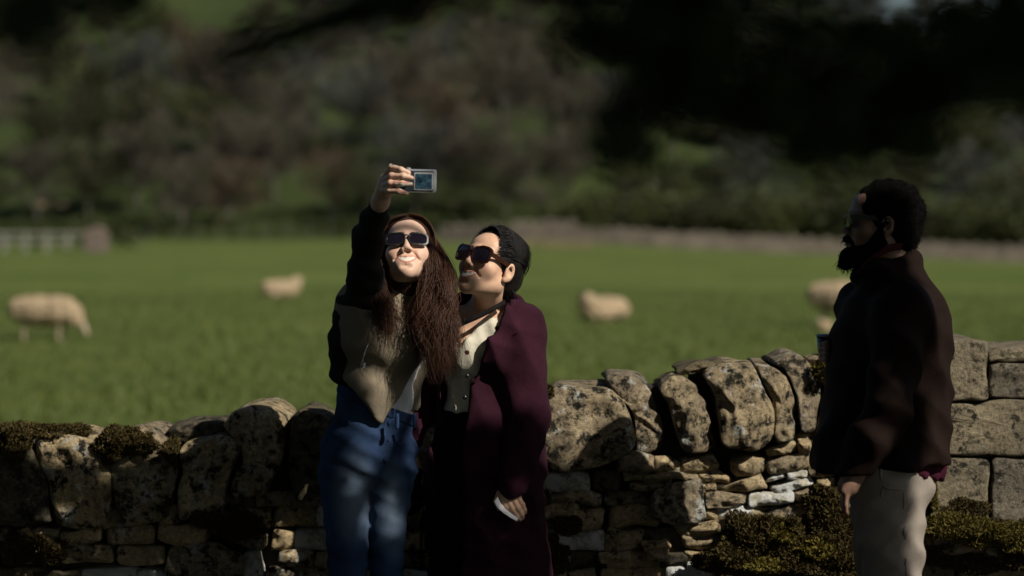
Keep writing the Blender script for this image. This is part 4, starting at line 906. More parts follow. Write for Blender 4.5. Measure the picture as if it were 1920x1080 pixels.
S = Solid(); torso(S, J, 0.0205, False); nw = np.array([0.45, 0, 1.0]); S.half(W(712, 751, 7.35), nw, 0.003); S.half(W(712, 774, 7.35), -nw, 0.003); add_mesh('waistband', S, 'denim_trim', jeans, 0.007)
for q_ in (745, 778): S = Solid(); S.cap(W(q_, 778, 7.262), W(q_, 802, 7.258), 0.006, 0.006, 0.003); add_mesh('belt_loop', S, 'denim_trim', jeans, 0.004)
S = Solid()
Aj = torso(S, J, 0.030); S.cap(J['shR'], J['shR'] * 0.7 + J['elR'] * 0.3, 0.06, 0.045, 0.03); arm(S, J, 'L', 0.018, to=0.93)
S.ell(J['neck'] + (0, 0.02, -0.01), (0.075, 0.07, 0.035), 0.02)
S.cap(W(668, 690, 7.40), W(690, 740, 7.30), 0.06, 0.045, 0.05)
pz = lambda lst, Y=7.27: [tuple(W(x, y, Y)[[0, 2]]) for x, y in lst]
S.poly(pz([(740, 540), (788, 525), (800, 600), (792, 672), (716, 796), (640, 905), (560, 1000), (1000, 1000), (1000, 560), (860, 540)]), 6.9, 7.36)
S.poly(pz([(500, 690), (622, 706), (664, 735), (716, 800), (760, 1100), (500, 1100)]), 6.9, 7.50, 0.012); S.half(W(0, 735, 7.5), (0, 0.4, -1), 0.004)
S.noise = folds(0.0055, [((0.9, 0, 0.45), 0.09, 1), ((0.3, 0.2, 1), 0.08, 0.5), ((1, 0.4, -0.7), 0.13, 0.7)], 12)
jk, v = add_mesh('jacket', S, 'khaki', woman, 0.0075)
cloth('shaded_cloth', (0.020, 0.019, 0.018), 0.2)  # shade on the raised arm and jacket side is put into this tone
S = Solid(); a_, b_, c_ = J['shR'] + (0, 0.0, -0.03), J['elR'], J['wrR']
S.chain([a_, a_ * 0.5 + b_ * 0.5, b_, b_ * 0.5 + c_ * 0.5, b_ * 0.08 + c_ * 0.92], [0.064, 0.052, 0.044, 0.037, 0.030], 0.03); S.chain([W(664, 580, 7.34), W(648, 640, 7.33), W(642, 700, 7.36)], [0.062, 0.046, 0.040], 0.04)
S.half(b_ * 0.06 + c_ * 0.94, c_ - b_, 0.004); S.noise = folds(0.006, [((0.2, 0, 1), 0.055, 1), ((0.5, 0.3, 1), 0.08, 0.8)], 41)
slv, v = add_mesh('sleeve', S, 'shaded_cloth', jk, 0.0075)
mb = MB(); mb.tube([W(676, 690, 7.235), W(682, 668, 7.228), W(688, 650, 7.228), W(698, 632, 7.232)], 0.0022, 6); mb.build('pocket_zip', 'zip_metal', jk)
mb = MB(); mb.tube([W(682, 690, 7.222), W(684, 680, 7.222)], 0.0042, 6); mb.build('zip_pull', 'zip_metal', jk)
S = Solid(); feet(S, J, 0.010); S.half((0, 0, 0.10), (0, 0, 1), 0.003); add_mesh('shoes', S, 'shoe', woman, 0.010)
# hair: cap, then wavy locks falling over both shoulders
S = Solid(); S.frame(H1, l, f, u, s1); S.ell((0, -0.018, 0.038), (0.080, 0.101, 0.091), 0.02).ell((0, -0.045, -0.04), (0.080, 0.07, 0.11), 0.03)
S.ell((0.006, 0.125, -0.035), (0.069, 0.105, 0.118), 0.010, 's').world(); S.noise = lambda P: 0.003 * sines(P, 130, 8, 8, (1, 1, 0.25))
cap1, v = add_mesh('hair', S, 'hair_brown', woman, 0.005)
S = Solid()                                                                      # the body of the hair under the locks
S.chain([H1 + s1 * (0.062 * l - 0.03 * f), W(805, 500, 7.33), W(815, 560, 7.29), W(820, 610, 7.255), W(818, 655, 7.250)], [0.018, 0.022, 0.028, 0.030, 0.016], 0.03)
S.chain([W(810, 560, 7.27), W(800, 612, 7.25), W(798, 645, 7.25)], [0.02, 0.026, 0.014], 0.03)
S.chain([H1 + s1 * (-0.066 * l - 0.03 * f), W(716, 500, 7.33), W(718, 555, 7.28), W(726, 600, 7.25), W(734, 628, 7.25)], [0.013, 0.012, 0.012, 0.010, 0.005], 0.02)
S.noise = lambda P: 0.006 * sines(P, 90, 5, 8) + 0.003 * sines(P, 200, 6, 8)
add_mesh('hair_mass', S, 'hair_brown', cap1, 0.007)
hr = np.random.RandomState(31); paths = []
def lock(root, ctrl, wav, ph, fr, m_=20):
    P = spline([root] + ctrl, m_); t = np.linspace(0, 1, m_); a = wav * np.clip(t * 1.8 - 0.25, 0, 1)
    P[:, 0] += a * np.sin(fr * t + ph); P[:, 1] += a * 0.7 * np.cos(fr * t + ph * 1.3); P[:, 2] += 0.3 * a * np.sin(fr * 1.4 * t + ph); return P
def curls(nclump, per, side):
    for k in range(nclump):
        a = hr.uniform(-0.4, 1.35); j = hr.normal(size=3); e_ = hr.uniform(0, 1); ph = hr.rand() * 6.28; fr = hr.uniform(12, 20); sh = hr.rand(); fo = hr.uniform(-1, 0.6)
        for q in range(per):
            d = hr.normal(size=3) * 0.0045
            root = H1 + s1 * (side * l * 0.079 * math.cos(a * 0.8) + f * (-0.025 + 0.06 * fo) + u * (0.03 + 0.088 * math.sin(max(a, 0)))) + d
            if side > 0 and sh > 0.3:
                end = 630 + 75 * sh + 8 * hr.normal(); ctrl = [W(806 + 8*j[0] + 8*e_, 478 + 6*j[1], 7.31 + 0.04*e_), W(815 + 12*j[0] + 10*e_, 540, 7.28 + 0.03*j[1]), W(820 + 10*j[0], 600, 7.225 + 0.012*j[2]), W(822 + 12*j[0] + 8*e_, end, 7.222 + 0.012*j[2])]
            elif side > 0:
                end = 600 + 200 * sh + 8 * hr.normal(); ctrl = [W(806 + 5*j[0], 480, 7.29), W(806 + 7*j[0], 545, 7.25), W(803 + 8*j[0], 605, 7.228 + 0.008*j[2]), W(804 + 12*j[0], end, 7.224 + 0.01*j[2])]
            else:
                end = 585 + 75 * sh + 8 * hr.normal(); ctrl = [W(720 + 3*j[0], 482 + 6*j[1], 7.30), W(715 + 4*j[0], 535, 7.28 + 0.02*j[1]), W(721 + 6*j[0], 582, 7.235 + 0.01*j[2]), W(734 + 8*j[0], end, 7.226 + 0.008*j[2])]
            paths.append(lock(root, [c_ + d * (1 + i_) for i_, c_ in enumerate(ctrl)], 0.012 + 0.008 * e_, ph + 0.14 * hr.normal(), fr))
curls(105, 38, 1); curls(11, 36, -1)
for k in range(420):
    a = hr.uniform(-1.5, 1.5); q = 1 if a > 0 else -1; dd = hr.normal(size=3) * 0.0015; ff_ = hr.uniform(-0.05, 0.045)
    paths.append(spline([H1 + s1 * (l * 0.003 * q + f * ff_ * 0.9 + u * 0.128) + dd, H1 + s1 * (l * 0.058 * q + f * ff_ + u * 0.106) + dd, H1 + s1 * (l * 0.089 * q + f * (ff_ - 0.015) + u * 0.05) + dd, H1 + s1 * (l * 0.09 * q + f * (ff_ * 0.5 - 0.03) - u * 0.06) + dd], 12))
v, fc = strands(paths, 0.00062, 3); build('locks', v, fc, 'hair_brown', cap1)
sunglasses(woman, H1, l, f, u, s1, 'black_plastic', 'square', 'black_plastic', 0.064, 0.044)

# the small silver camera held up, its screen towards the path
camera_obj = empty('compact_camera', W(784, 339, 6.868)); tag(camera_obj, 'small silver compact camera held up in the long-haired woman\'s hand', 'camera')
c0 = W(784, 339, 6.868); cx_ = np.array([1, 0.0, -0.02]); cx_ /= np.linalg.norm(cx_); cy_ = np.array([0, 1.0, 0.12]); cy_ /= np.linalg.norm(cy_); cz_ = np.cross(cx_, cy_)
def rbox(name, c, hx, hy, hz_, rad, mat, parent, n_=5):
    pr = []
    for sx, sz, a0 in ((1, 1, 0), (-1, 1, 90), (-1, -1, 180), (1, -1, 270)):
        for k in range(n_): a = math.radians(a0 + 90 * k / (n_ - 1)); pr.append((sx * (hx - rad) + rad * math.cos(a), sz * (hz_ - rad) + rad * math.sin(a)))
    v = [c + cx_ * x + cy_ * y_ + cz_ * z_ for y_, s_ in ((-hy, 0.97), (-hy * 0.8, 1.0), (hy * 0.8, 1.0), (hy, 0.97)) for x, z_ in [(a * s_, b_ * s_) for a, b_ in pr]]
    N = len(pr); fc = [(i*N+k, (i+1)*N+k, (i+1)*N+(k+1) % N, i*N+(k+1) % N) for i in range(3) for k in range(N)] + [tuple(range(N)), tuple(range(4*N-1, 3*N-1, -1))]
    return build(name, np.array(v), fc, mat, parent, False)
simple('camera_back', (0.030, 0.045, 0.055), 0.35, 0.4, 0.15, 60, 0.1, 0.0004)
m, n, b = new_mat('screen', 0.15, 0.5); t = noise(n, 55, 3, pos(n)); r = ramp(n, [(0.35, (0.004, 0.010, 0.018)), (0.65, (0.03, 0.065, 0.085))]); n.links.new(t.outputs[0], r.inputs[0]); n.links.new(r.outputs[0], b.inputs['Base Color'])
n.links.new(r.outputs[0], b.inputs['Emission Color']); b.inputs['Emission Strength'].default_value = 0.5
rbox('body', c0, 0.052, 0.010, 0.0325, 0.006, 'silver', camera_obj); rbox('back_panel', c0 - cy_ * 0.0102 - cx_ * 0.003, 0.047, 0.0012, 0.029, 0.004, 'camera_back', camera_obj)
fr_ = rbox('screen_frame', c0 - cy_ * 0.0122 + cx_ * 0.016, 0.027, 0.0010, 0.025, 0.003, 'silver', camera_obj); rbox('screen', c0 - cy_ * 0.0136 + cx_ * 0.016, 0.0235, 0.0006, 0.0215, 0.002, 'screen', camera_obj)
mb = MB()
mb.tube([c0 + cy_ * 0.010, c0 + cy_ * 0.024], [0.021, 0.019], 20); mb.build('lens_barrel', 'silver', camera_obj)
mb = MB(); mb.tube([c0 + cy_ * 0.0242, c0 + cy_ * 0.0262], 0.012, 16); mb.build('lens_glass', 'lens', camera_obj)
mb = MB(); mb.tube([c0 + cz_ * 0.0325 - cx_ * 0.028, c0 + cz_ * 0.037 - cx_ * 0.028], 0.006, 12); mb.build('shutter_button', 'silver', camera_obj)

# ------------------------------------------------------------------ woman in the plum coat
l, f, u = axes_of((-0.56, -0.72, 0.42), roll=-0.10); s2 = 0.96
H2 = W(920, 501, 7.40)
J = dict(pelvis=W(905, 875, 7.50), chest=W(912, 660, 7.50), neck=W(921, 572, 7.50), l=np.array([0.995, -0.08, 0]), f=np.array([-0.08, -0.995, 0]), w=0.95,
         shR=W(852, 604, 7.52), elR=W(800, 740, 7.58), wrR=W(770, 820, 7.56), shL=W(974, 618, 7.44), elL=W(990, 772, 7.39), wrL=W(962, 908, 7.32),
         hipR=W(858, 905, 7.52), knR=W(862, 1140, 7.50), anR=np.array([-0.16, 7.55, 0.07]), hipL=W(945, 905, 7.48), knL=W(945, 1140, 7.45), anL=np.array([0.0, 7.48, 0.07]))
w2 = empty('person', (J['pelvis'][0], J['pelvis'][1], 0)); tag(w2, 'dark-haired woman in an open plum coat, looking up at the camera', 'person')
S = Solid(); torso(S, J); arm(S, J, 'R'); arm(S, J, 'L'); leg(S, J, 'R'); leg(S, J, 'L'); feet(S, J)
S.cap(J['neck'], H2 - u * 0.05 - f * 0.015, 0.052, 0.049, 0.03); head(S, H2, l, f, u, s2, True)
S.chain([J['wrL'], W(957, 926, 7.325)], [0.024, 0.026], 0.02); S.ell(W(957, 930, 7.325), (0.034, 0.016, 0.026), 0.012)
for q in ([(940, 932, 7.318), (950, 952, 7.305), (960, 966, 7.305), (968, 975, 7.312)], [(950, 934, 7.312), (961, 955, 7.300), (970, 968, 7.302), (975, 974, 7.31)],
          [(961, 934, 7.312), (971, 953, 7.300), (978, 965, 7.304), (980, 970, 7.312)], [(971, 931, 7.318), (979, 946, 7.308), (983, 956, 7.31), (984, 961, 7.316)], [(936, 924, 7.33), (930, 940, 7.318), (936, 954, 7.312)]):
    S.chain([W(*a) for a in q], [0.0088, 0.0085, 0.0078, 0.0066][:len(q)], 0.004)
S.chain([J['wrR'], J['wrR'] + (-0.02, 0, -0.08)], [0.025, 0.03], 0.02)
for k in range(4): S.chain([J['wrR'] + (-0.045 + 0.017*k, 0, -0.09), J['wrR'] + (-0.05 + 0.018*k, -0.01, -0.14), J['wrR'] + (-0.05 + 0.018*k, -0.03, -0.165)], [0.0085, 0.008, 0.007], 0.004)
S.chain([J['wrR'] + (0.01, -0.02, -0.05), J['wrR'] + (0.03, -0.04, -0.09)], [0.011, 0.008], 0.006)
o, v = add_mesh('body', S, 'skin', w2, 0.011, 0.0024, [hand_box(H2, 0.125), hand_box(W(958, 940, 7.32), 0.07)])
colour(o, tone_of(v, H2, l, f, u, s2, (0.62, 0.40, 0.28)))
S = Solid(); torso(S, J, 0.014); S.half(W(0, 776, 7.4), (0, 0, -1), 0.004)
S.poly([tuple(W(x, y, 7.4)[[0, 2]]) for x, y in ((846, 500), (960, 500), (942, 566), (900, 600), (872, 640), (856, 652), (848, 610), (850, 570))], 7.0, 7.52, 0.004)
S.half(J['neck'] + (0, 0, 0.005), (-0.1, -0.5, 1), 0.004); S.noise = folds(0.004, [((1, 0, 0.3), 0.045, 1), ((0.5, 0, 1), 0.09, 0.5)], 8)
add_mesh('blouse', S, 'cream_print', w2, 0.007)
S = Solid(); torso(S, J, 0.004, False); leg(S, J, 'R', 0.02); leg(S, J, 'L', 0.02); S.half(W(0, 760, 7.4), (0, 0, 1), 0.004); S.half((0, 0, 0.10), (0, 0, -1), 0.004); S.noise = folds(0.005, [((0.4, 0, 1), 0.08, 1)], 9)
add_mesh('trousers', S, 'black_cloth', w2, 0.010)
S = Solid(); torso(S, J, 0.029); S.cap(J['pelvis'] + (0, 0.0, 0.1), J['pelvis'] + (0.01, 0.01, -0.42), 0.150, 0.185, 0.06).cap(J['pelvis'] + (0.04, 0.0, 0.1), J['pelvis'] + (0.06, 0.0, -0.42), 0.135, 0.155, 0.06)
arm(S, J, 'L', 0.027, 0.014, to=0.98, w=1.1); arm(S, J, 'R', 0.02, to=0.95)
S.chain([W(962, 568, 7.50), W(948, 566, 7.42), W(934, 600, 7.385), W(908, 660, 7.375)], [0.020, 0.017, 0.012, 0.008], 0.014)     # collar and lapel
S.chain([W(962, 568, 7.50), W(920, 556, 7.57), W(872, 562, 7.52), W(848, 610, 7.40)], [0.022, 0.022, 0.020, 0.016], 0.014)
S.poly([tuple(W(x, y, 7.36)[[0, 2]]) for x, y in ((862, 545), (950, 560), (940, 590), (920, 632), (902, 665), (882, 720), (868, 800), (866, 1300), (800, 1300), (815, 800), (828, 700), (838, 620), (848, 575))], 6.9, 7.50, 0.006)
S.poly([tuple(W(x, y, 7.36)[[0, 2]]) for x, y in ((858, 480), (952, 480), (944, 572), (900, 600), (862, 590))], 6.9, 7.53, 0.01)
S.half((0, 0, 0.42), (0, 0, -1), 0.004)
S.noise = folds(0.008, [((1, 0.2, 0.35), 0.09, 1), ((0.5, 0, 1), 0.07, 0.55), ((1, 0.6, -0.5), 0.14, 0.8)], 17)
coat, v = add_mesh('coat', S, 'plum', w2, 0.0075)
S = Solid(); feet(S, J, 0.010); S.half((0, 0, 0.10), (0, 0, 1), 0.003); add_mesh('shoes', S, 'shoe', w2, 0.010)
# lapel, pocket flap and buttons of the coat
for nm_, pts in (('lapel', ((950, 566), (984, 592), (972, 622), (938, 668), (900, 716), (886, 722), (904, 668), (922, 632), (942, 592))), ('pocket_flap', ((905, 818), (950, 812), (951, 834), (906, 840)))):
    S = Solid(); torso(S, J, 0.036); S.cap(J['pelvis'] + (0, 0.0, 0.1), J['pelvis'] + (0.01, 0.01, -0.42), 0.157, 0.192, 0.06); S.noise = folds(0.006, [((1, 0.2, 0.35), 0.09, 1), ((0.5, 0, 1), 0.07, 0.55), ((1, 0.6, -0.5), 0.14, 0.8)], 17)
    S.poly([tuple(W(x, y, 7.36)[[0, 2]]) for x, y in pts], 6.9, 7.48, 0.003, 'i'); add_mesh(nm_, S, 'plum', coat, 0.005)
for y_ in (705, 745):
    S = Solid(); S.ell(W(876 - (y_ - 705) * 0.12, y_, 7.352), (0.008, 0.004, 0.008), 0.002); add_mesh('button', S, 'black_plastic', coat, 0.003)
# pinned-up black hair
S = Solid(); S.frame(H2, l, f, u, s2); S.ell((0, -0.020, 0.040), (0.082, 0.102, 0.092), 0.02).ell((0, -0.075, -0.02), (0.06, 0.045, 0.06), 0.03).ell((0.01, -0.105, 0.0), (0.035, 0.03, 0.035), 0.02)
S.ell((0, 0.130, -0.030), (0.080, 0.090, 0.112), 0.012, 's').ell((0, 0.01, -0.085), (0.12, 0.07, 0.07), 0.012, 's').world(); S.noise = lambda P: 0.0012 * sines(P, 160, 8, 8, (0.4, 1, 1))
cap2, v = add_mesh('hair', S, 'hair_black', w2, 0.0045)
paths = []; hr = np.random.RandomState(5)
for k in range(2200):
    a = hr.uniform(-1.2, 1.5); q = hr.choice([1, 1, 1, -1])
    root = H2 + s2 * (l * 0.064 * q * math.sin(abs(a)) + f * (0.030 + 0.036 * hr.rand()) + u * (0.022 + 0.094 * math.cos(a)) )
    mid = H2 + s2 * (l * 0.0835 * q * math.sin(abs(a)) ** 0.7 + f * (-0.03 + 0.02 * hr.normal()) + u * (0.032 + 0.0985 * math.cos(a)))
    paths.append(spline([root, mid, H2 + s2 * (l * 0.025 * q + f * (-0.118 + 0.006 * hr.normal()) + u * (0.01 + 0.016 * hr.normal()))], 9))
for k in range(14):
    b0 = H2 + s2 * (-0.11 * f - 0.02 * u); paths.append(spline([b0, b0 + (0.015 + 0.008 * hr.normal(), 0.008 * hr.normal(), 0.008 * hr.normal()), W(984 + 3*hr.normal(), 478 + 3*hr.normal(), 7.43)], 6))
for k in range(46):
    b0 = H2 + s2 * (0.065 * l - 0.06 * f - 0.045 * u); paths.append(spline([b0, b0 + (0.01 * hr.normal(), 0.01, -0.03), W(950 + 6*hr.normal(), 548 + 6*hr.normal(), 7.46)], 6))
v, fc = strands(paths, 0.00065, 3); build('locks', v, fc, 'hair_black', cap2)
sunglasses(w2, H2, l, f, u, s2, 'tortoise', 'cat', 'tortoise', 0.067, 0.054)
# strap and bag worn across
bag = empty('shoulder_bag', W(768, 930, 7.56)); tag(bag, 'black shoulder bag hung on a thin strap across the cream blouse', 'bag')
sp = spline([W(948, 566, 7.395), W(930, 576, 7.352), W(900, 592, 7.338), W(868, 606, 7.330), W(836, 622, 7.335), W(806, 650, 7.44), W(780, 760, 7.55), W(770, 880, 7.56)], 30); mb = MB(); hw = 0.0075
vv = []
for i, p_ in enumerate(sp):
    t = sp[min(i+1, 29)] - sp[max(i-1, 0)]; t /= np.linalg.norm(t); w_ = np.cross(t, (0, -1.0, 0)); w_ /= np.linalg.norm(w_); vv += [p_ - w_ * hw, p_ + w_ * hw, p_ + w_ * hw + (0, 0.003, 0), p_ - w_ * hw + (0, 0.003, 0)]
ff = [(i*4+a, i*4+(a+1) % 4, i*4+4+(a+1) % 4, i*4+4+a) for i in range(29) for a in range(4)]; build('strap', np.array(vv), ff, 'leather_strap', bag, True)
S = Solid(); S.ell(W(768, 930, 7.56), (0.045, 0.035, 0.065), 0.03); S.noise = lambda P: 0.003 * sines(P, 40, 2); add_mesh('pouch', S, 'leather_strap', bag, 0.009)
# folded white paper in her hand
mb = MB(); pp = [(927, 940), (933, 952), (944, 962), (958, 971), (968, 976)]; vv = []
for (x, y) in pp: vv += [W(x, y, 7.285), W(x + 6, y - 8, 7.300), W(x + 7, y - 7, 7.304), W(x + 1, y + 1, 7.289)]
ff = [(i*4+a, i*4+4+a, i*4+4+(a+1) % 4, i*4+(a+1) % 4) for i in range(4) for a in range(4)] + [(0, 1, 2, 3), (19, 18, 17, 16)]
tag(build('folded_paper', np.array(vv), ff, 'white_plastic', None, False), 'crumpled strip of white paper in the plum-coated woman\'s lowered hand', 'paper')

# ------------------------------------------------------------------ man in profile
l, f, u = axes_of((-0.995, 0.03, 0.02)); s3 = 0.99; Y3 = 7.20
H3 = W(1654, 416, Y3)
J = dict(pelvis=W(1662, 880, Y3), chest=W(1668, 665, Y3), neck=W(1668, 520, Y3), l=np.array([0.41, -0.91, 0]), f=np.array([-0.91, -0.41, 0]), w=1.04,
         shR=W(1622, 572, 7.34), elR=W(1612, 745, 7.36), wrR=W(1578, 668, 7.32), shL=W(1692, 578, 7.04), elL=W(1668, 755, 6.94), wrL=W(1604, 880, 6.985),
         hipR=W(1660, 905, 7.285), knR=W(1664, 1160, 7.285), anR=np.array([1.16, 7.29, 0.08]), hipL=W(1662, 905, 7.115), knL=W(1682, 1160, 7.115), anL=np.array([1.22, 7.10, 0.08]))
man = empty('person', (J['pelvis'][0], Y3, 0)); tag(man, 'bearded man in a dark brown jacket standing in profile at the right', 'person')
S = Solid(); torso(S, J, 0, False); arm(S, J, 'R', w=1.1); arm(S, J, 'L', w=1.1); leg(S, J, 'R', w=1.05); leg(S, J, 'L', w=1.05); feet(S, J)
S.cap(J['neck'], H3 - u * 0.05 - f * 0.015, 0.066, 0.062, 0.03); head(S, H3, l, f, u, s3, False, True)
S.chain([J['wrL'], W(1592, 905, 6.985)], [0.028, 0.032], 0.02)
for k in range(4): S.chain([W(1590 - 2*k, 912, 6.965 + 0.018*k), W(1586 - 2*k, 940, 6.962 + 0.018*k), W(1588, 958 - 5*k, 6.966 + 0.018*k)], [0.010, 0.009, 0.0075], 0.005)
S.chain([W(1596, 900, 6.96), W(1582, 915, 6.955)], [0.012, 0.009], 0.006)
S.chain([J['wrR'], W(1566, 656, 7.31)], [0.028, 0.03], 0.02)
for k in range(4): S.chain([W(1564, 640 + 10*k, 7.290), W(1552, 641 + 10*k, 7.262), W(1542, 642 + 10*k, 7.285)], [0.0095, 0.009, 0.0075], 0.004)
S.chain([W(1566, 645, 7.33), W(1553, 640, 7.345)], [0.012, 0.009], 0.006)
o, v = add_mesh('body', S, 'skin', man, 0.012, 0.004, [hand_box(H3, 0.15), hand_box(W(1555, 655, 7.3), 0.05)])
colour(o, tone_of(v, H3, l, f, u, s3, (0.20, 0.12, 0.085), False))
S = Solid(); torso(S, J, 0.016, False); S.cap(J['pelvis'] + (0.02, 0, 0.05), W(1712, 856, Y3), 0.105, 0.100, 0.05); S.half(W(1745, 890, Y3), (-0.30, 0, -1), 0.003); S.noise = folds(0.006, [((1, 0.5, 0.2), 0.06, 1)], 4)
S.half(W(0, 700, Y3), (0, 0, 1), 0.003); add_mesh('shirt', S, 'maroon', man, 0.009)
S = Solid(); torso(S, J, 0.010, False); leg(S, J, 'R', 0.020, 0.012, w=1.0); leg(S, J, 'L', 0.020, 0.012, w=1.0); S.ell(W(1694, 915, Y3), (0.075, 0.14, 0.09), 0.04)
S.half(W(0, 850, Y3), (0, 0, 1), 0.003); S.half((0, 0, 0.09), (0, 0, -1), 0.003); S.noise = folds(0.006, [((0.75, 0.2, 1), 0.085, 1), ((-0.8, 0.4, 1), 0.06, 0.7)], 14)
tr_, v = add_mesh('trousers', S, 'chino', man, 0.009)
S = Solid(); torso(S, J, 0.040, False); arm(S, J, 'L', 0.026, to=1.10, w=1.1); arm(S, J, 'R', 0.024, to=0.92, w=1.1)
Am = np.array([J['f'], J['l'], (0, 0, 1.0)]); S.ell(W(1704, 625, Y3 - 0.02), (0.10, 0.15, 0.16), 0.08, 'u', Am); S.ell(W(1700, 760, Y3), (0.10, 0.16, 0.20), 0.08, 'u', Am); S.ell(W(1614, 720, Y3), (0.08, 0.14, 0.20), 0.08, 'u', Am); S.cap(W(1590, 820, Y3 - 0.06), W(1590, 820, Y3 + 0.06), 0.09, 0.09, 0.08); S.cap(W(1575, 870, Y3 - 0.1), W(1575, 870, Y3 + 0.06), 0.07, 0.07, 0.06); S.cap(W(1700, 850, Y3 - 0.08), W(1700, 850, Y3 + 0.08), 0.105, 0.105, 0.06)
S.chain([W(1600, 522, Y3 - 0.03), W(1640, 505, Y3 - 0.085), W(1690, 490, Y3 - 0.07), W(1712, 488, Y3), W(1690, 490, Y3 + 0.07), W(1640, 505, Y3 + 0.085), W(1600, 522, Y3 + 0.03)], [0.02, 0.024, 0.026, 0.026, 0.026, 0.024, 0.02], 0.02)
S.half(W(1640, 868, Y3), (0.06, 0, -1), 0.004); S.half(W(1598, 512, Y3), (-0.2, 0, 1.0), 0.01) if False else None
S.noise = folds(0.0075, [((0.5, 0.3, 1), 0.10, 0.8), ((1, 0.5, 0.5), 0.11, 1), ((1, 0.4, -0.4), 0.15, 0.7)], 23)
jk, v = add_mesh('jacket', S, 'brown_leather', man, 0.008)
mb = MB(); cs = spline([W(1604, 520, Y3 - 0.05), W(1630, 494, Y3 - 0.096), W(1662, 474, Y3 - 0.094), W(1690, 468, Y3 - 0.07)], 12); vv = []
for i, p_ in enumerate(cs): vv += [p_, p_ + (0.004, 0.0, 0.022), p_ + (0.006, 0.008, 0.022), p_ + (0.002, 0.008, 0)]
build('collar_lining', np.array(vv), [(i*4+a, i*4+(a+1) % 4, i*4+4+(a+1) % 4, i*4+4+a) for i in range(11) for a in range(4)], 'jacket_lining', jk)
S = Solid(); feet(S, J, 0.012); S.half((0, 0, 0.12), (0, 0, 1), 0.003); add_mesh('shoes', S, 'shoe', man, 0.010)
Yf = 6.5
def strip(S_, pts, w_, k=0.002):
    """keep only a narrow band of a shell along a line given in photograph points"""
    P = [W(x, y, 7.05)[[0, 2]] for x, y in pts]; L_ = []; Rr = []
    for i_ in range(len(P)):
        t_ = P[min(i_+1, len(P)-1)] - P[max(i_-1, 0)]; t_ = t_ / np.linalg.norm(t_); n_ = np.array([-t_[1], t_[0]]) * w_; L_.append(tuple(P[i_] + n_)); Rr.append(tuple(P[i_] - n_))
    S_.poly(L_ + Rr[::-1], Yf, 7.12, k, 'i'); return S_
for pts in (((1646, 900), (1660, 908), (1690, 910), (1715, 902)), ((1650, 870), (1648, 900), (1652, 935)), ((1690, 915), (1694, 1000), (1700, 1120))):
    S = Solid(); torso(S, J, 0.013, False); leg(S, J, 'R', 0.023, 0.012, w=1.0); leg(S, J, 'L', 0.023, 0.012, w=1.0); S.ell(W(1694, 915, Y3), (0.078, 0.143, 0.093), 0.04); strip(S, pts, 0.0035); S.noise = folds(0.006, [((0.75, 0.2, 1), 0.085, 1), ((-0.8, 0.4, 1), 0.06, 0.7)], 14)
    add_mesh('seam', S, 'chino', tr_, 0.0045)
# hair and beard
S = Solid(); S.frame(H3, l, f, u, s3); S.ell((0, -0.020, 0.034), (0.086, 0.106, 0.094), 0.02).ell((0, -0.055, -0.03), (0.080, 0.058, 0.07), 0.03)
S.ell((0, 0.118, -0.02), (0.085, 0.085, 0.10), 0.01, 's').world(); S.noise = lambda P: 0.003 * sines(P, 120, 6, 8)
mh, v = add_mesh('hair', S, 'hair_dark', man, 0.006); fuzz(mh, v, H3 + (0.02, 0, 0), 3000, 0.010, 'hair_dark', 4)
S = Solid(); S.frame(H3, l, f, u, s3)
for q in (-1, 1): S.chain([(0.072*q, 0.008, -0.01), (0.062*q, 0.012, -0.06), (0.03*q, 0.068, -0.098), (0, 0.092, -0.110)], [0.010, 0.020, 0.026, 0.028], 0.02).cap((0, 0.104, -0.052), (0.03*q, 0.086, -0.066), 0.008, 0.008, 0.01)
S.cap((0, 0.085, -0.102), (0, 0.106, -0.122), 0.026, 0.020, 0.02).world(); S.noise = lambda P: 0.003 * sines(P, 140, 7, 8)
bd_, v = add_mesh('beard', S, 'hair_dark', man, 0.005); fuzz(bd_, v, H3 + (0.0, 0, -0.04), 1800, 0.012, 'hair_dark', 9)
sunglasses(man, H3, l, f, u, s3, 'black_plastic', 'square', 'black_plastic', 0.056, 0.038)
# dark cup held in front of him
e = empty('cup', W(1554, 670, 7.30)); tag(e, 'small dark cup with a pale rim held against the man\'s chest', 'cup')
cb = W(1554, 672, 7.30); mb = MB(); mb.tube([cb, cb + (0, 0, 0.005), cb + (0, 0, 0.070)], [0.026, 0.029, 0.035], 20); mb.build('body', 'black_plastic', e, True); mb = MB(); mb.tube([cb + (0, 0, 0.0702), cb + (0, 0, 0.074), cb + (0, 0, 0.077)], [0.037, 0.037, 0.033], 20); simple('lid_grey', (0.25, 0.27, 0.28), 0.4); mb.build('lid', 'lid_grey', e, True)

man.location += Vector((-0.0125, -0.08, 0.0)); e.location += Vector((-0.0125, -0.08, 0.0))      # he stands a little nearer the path

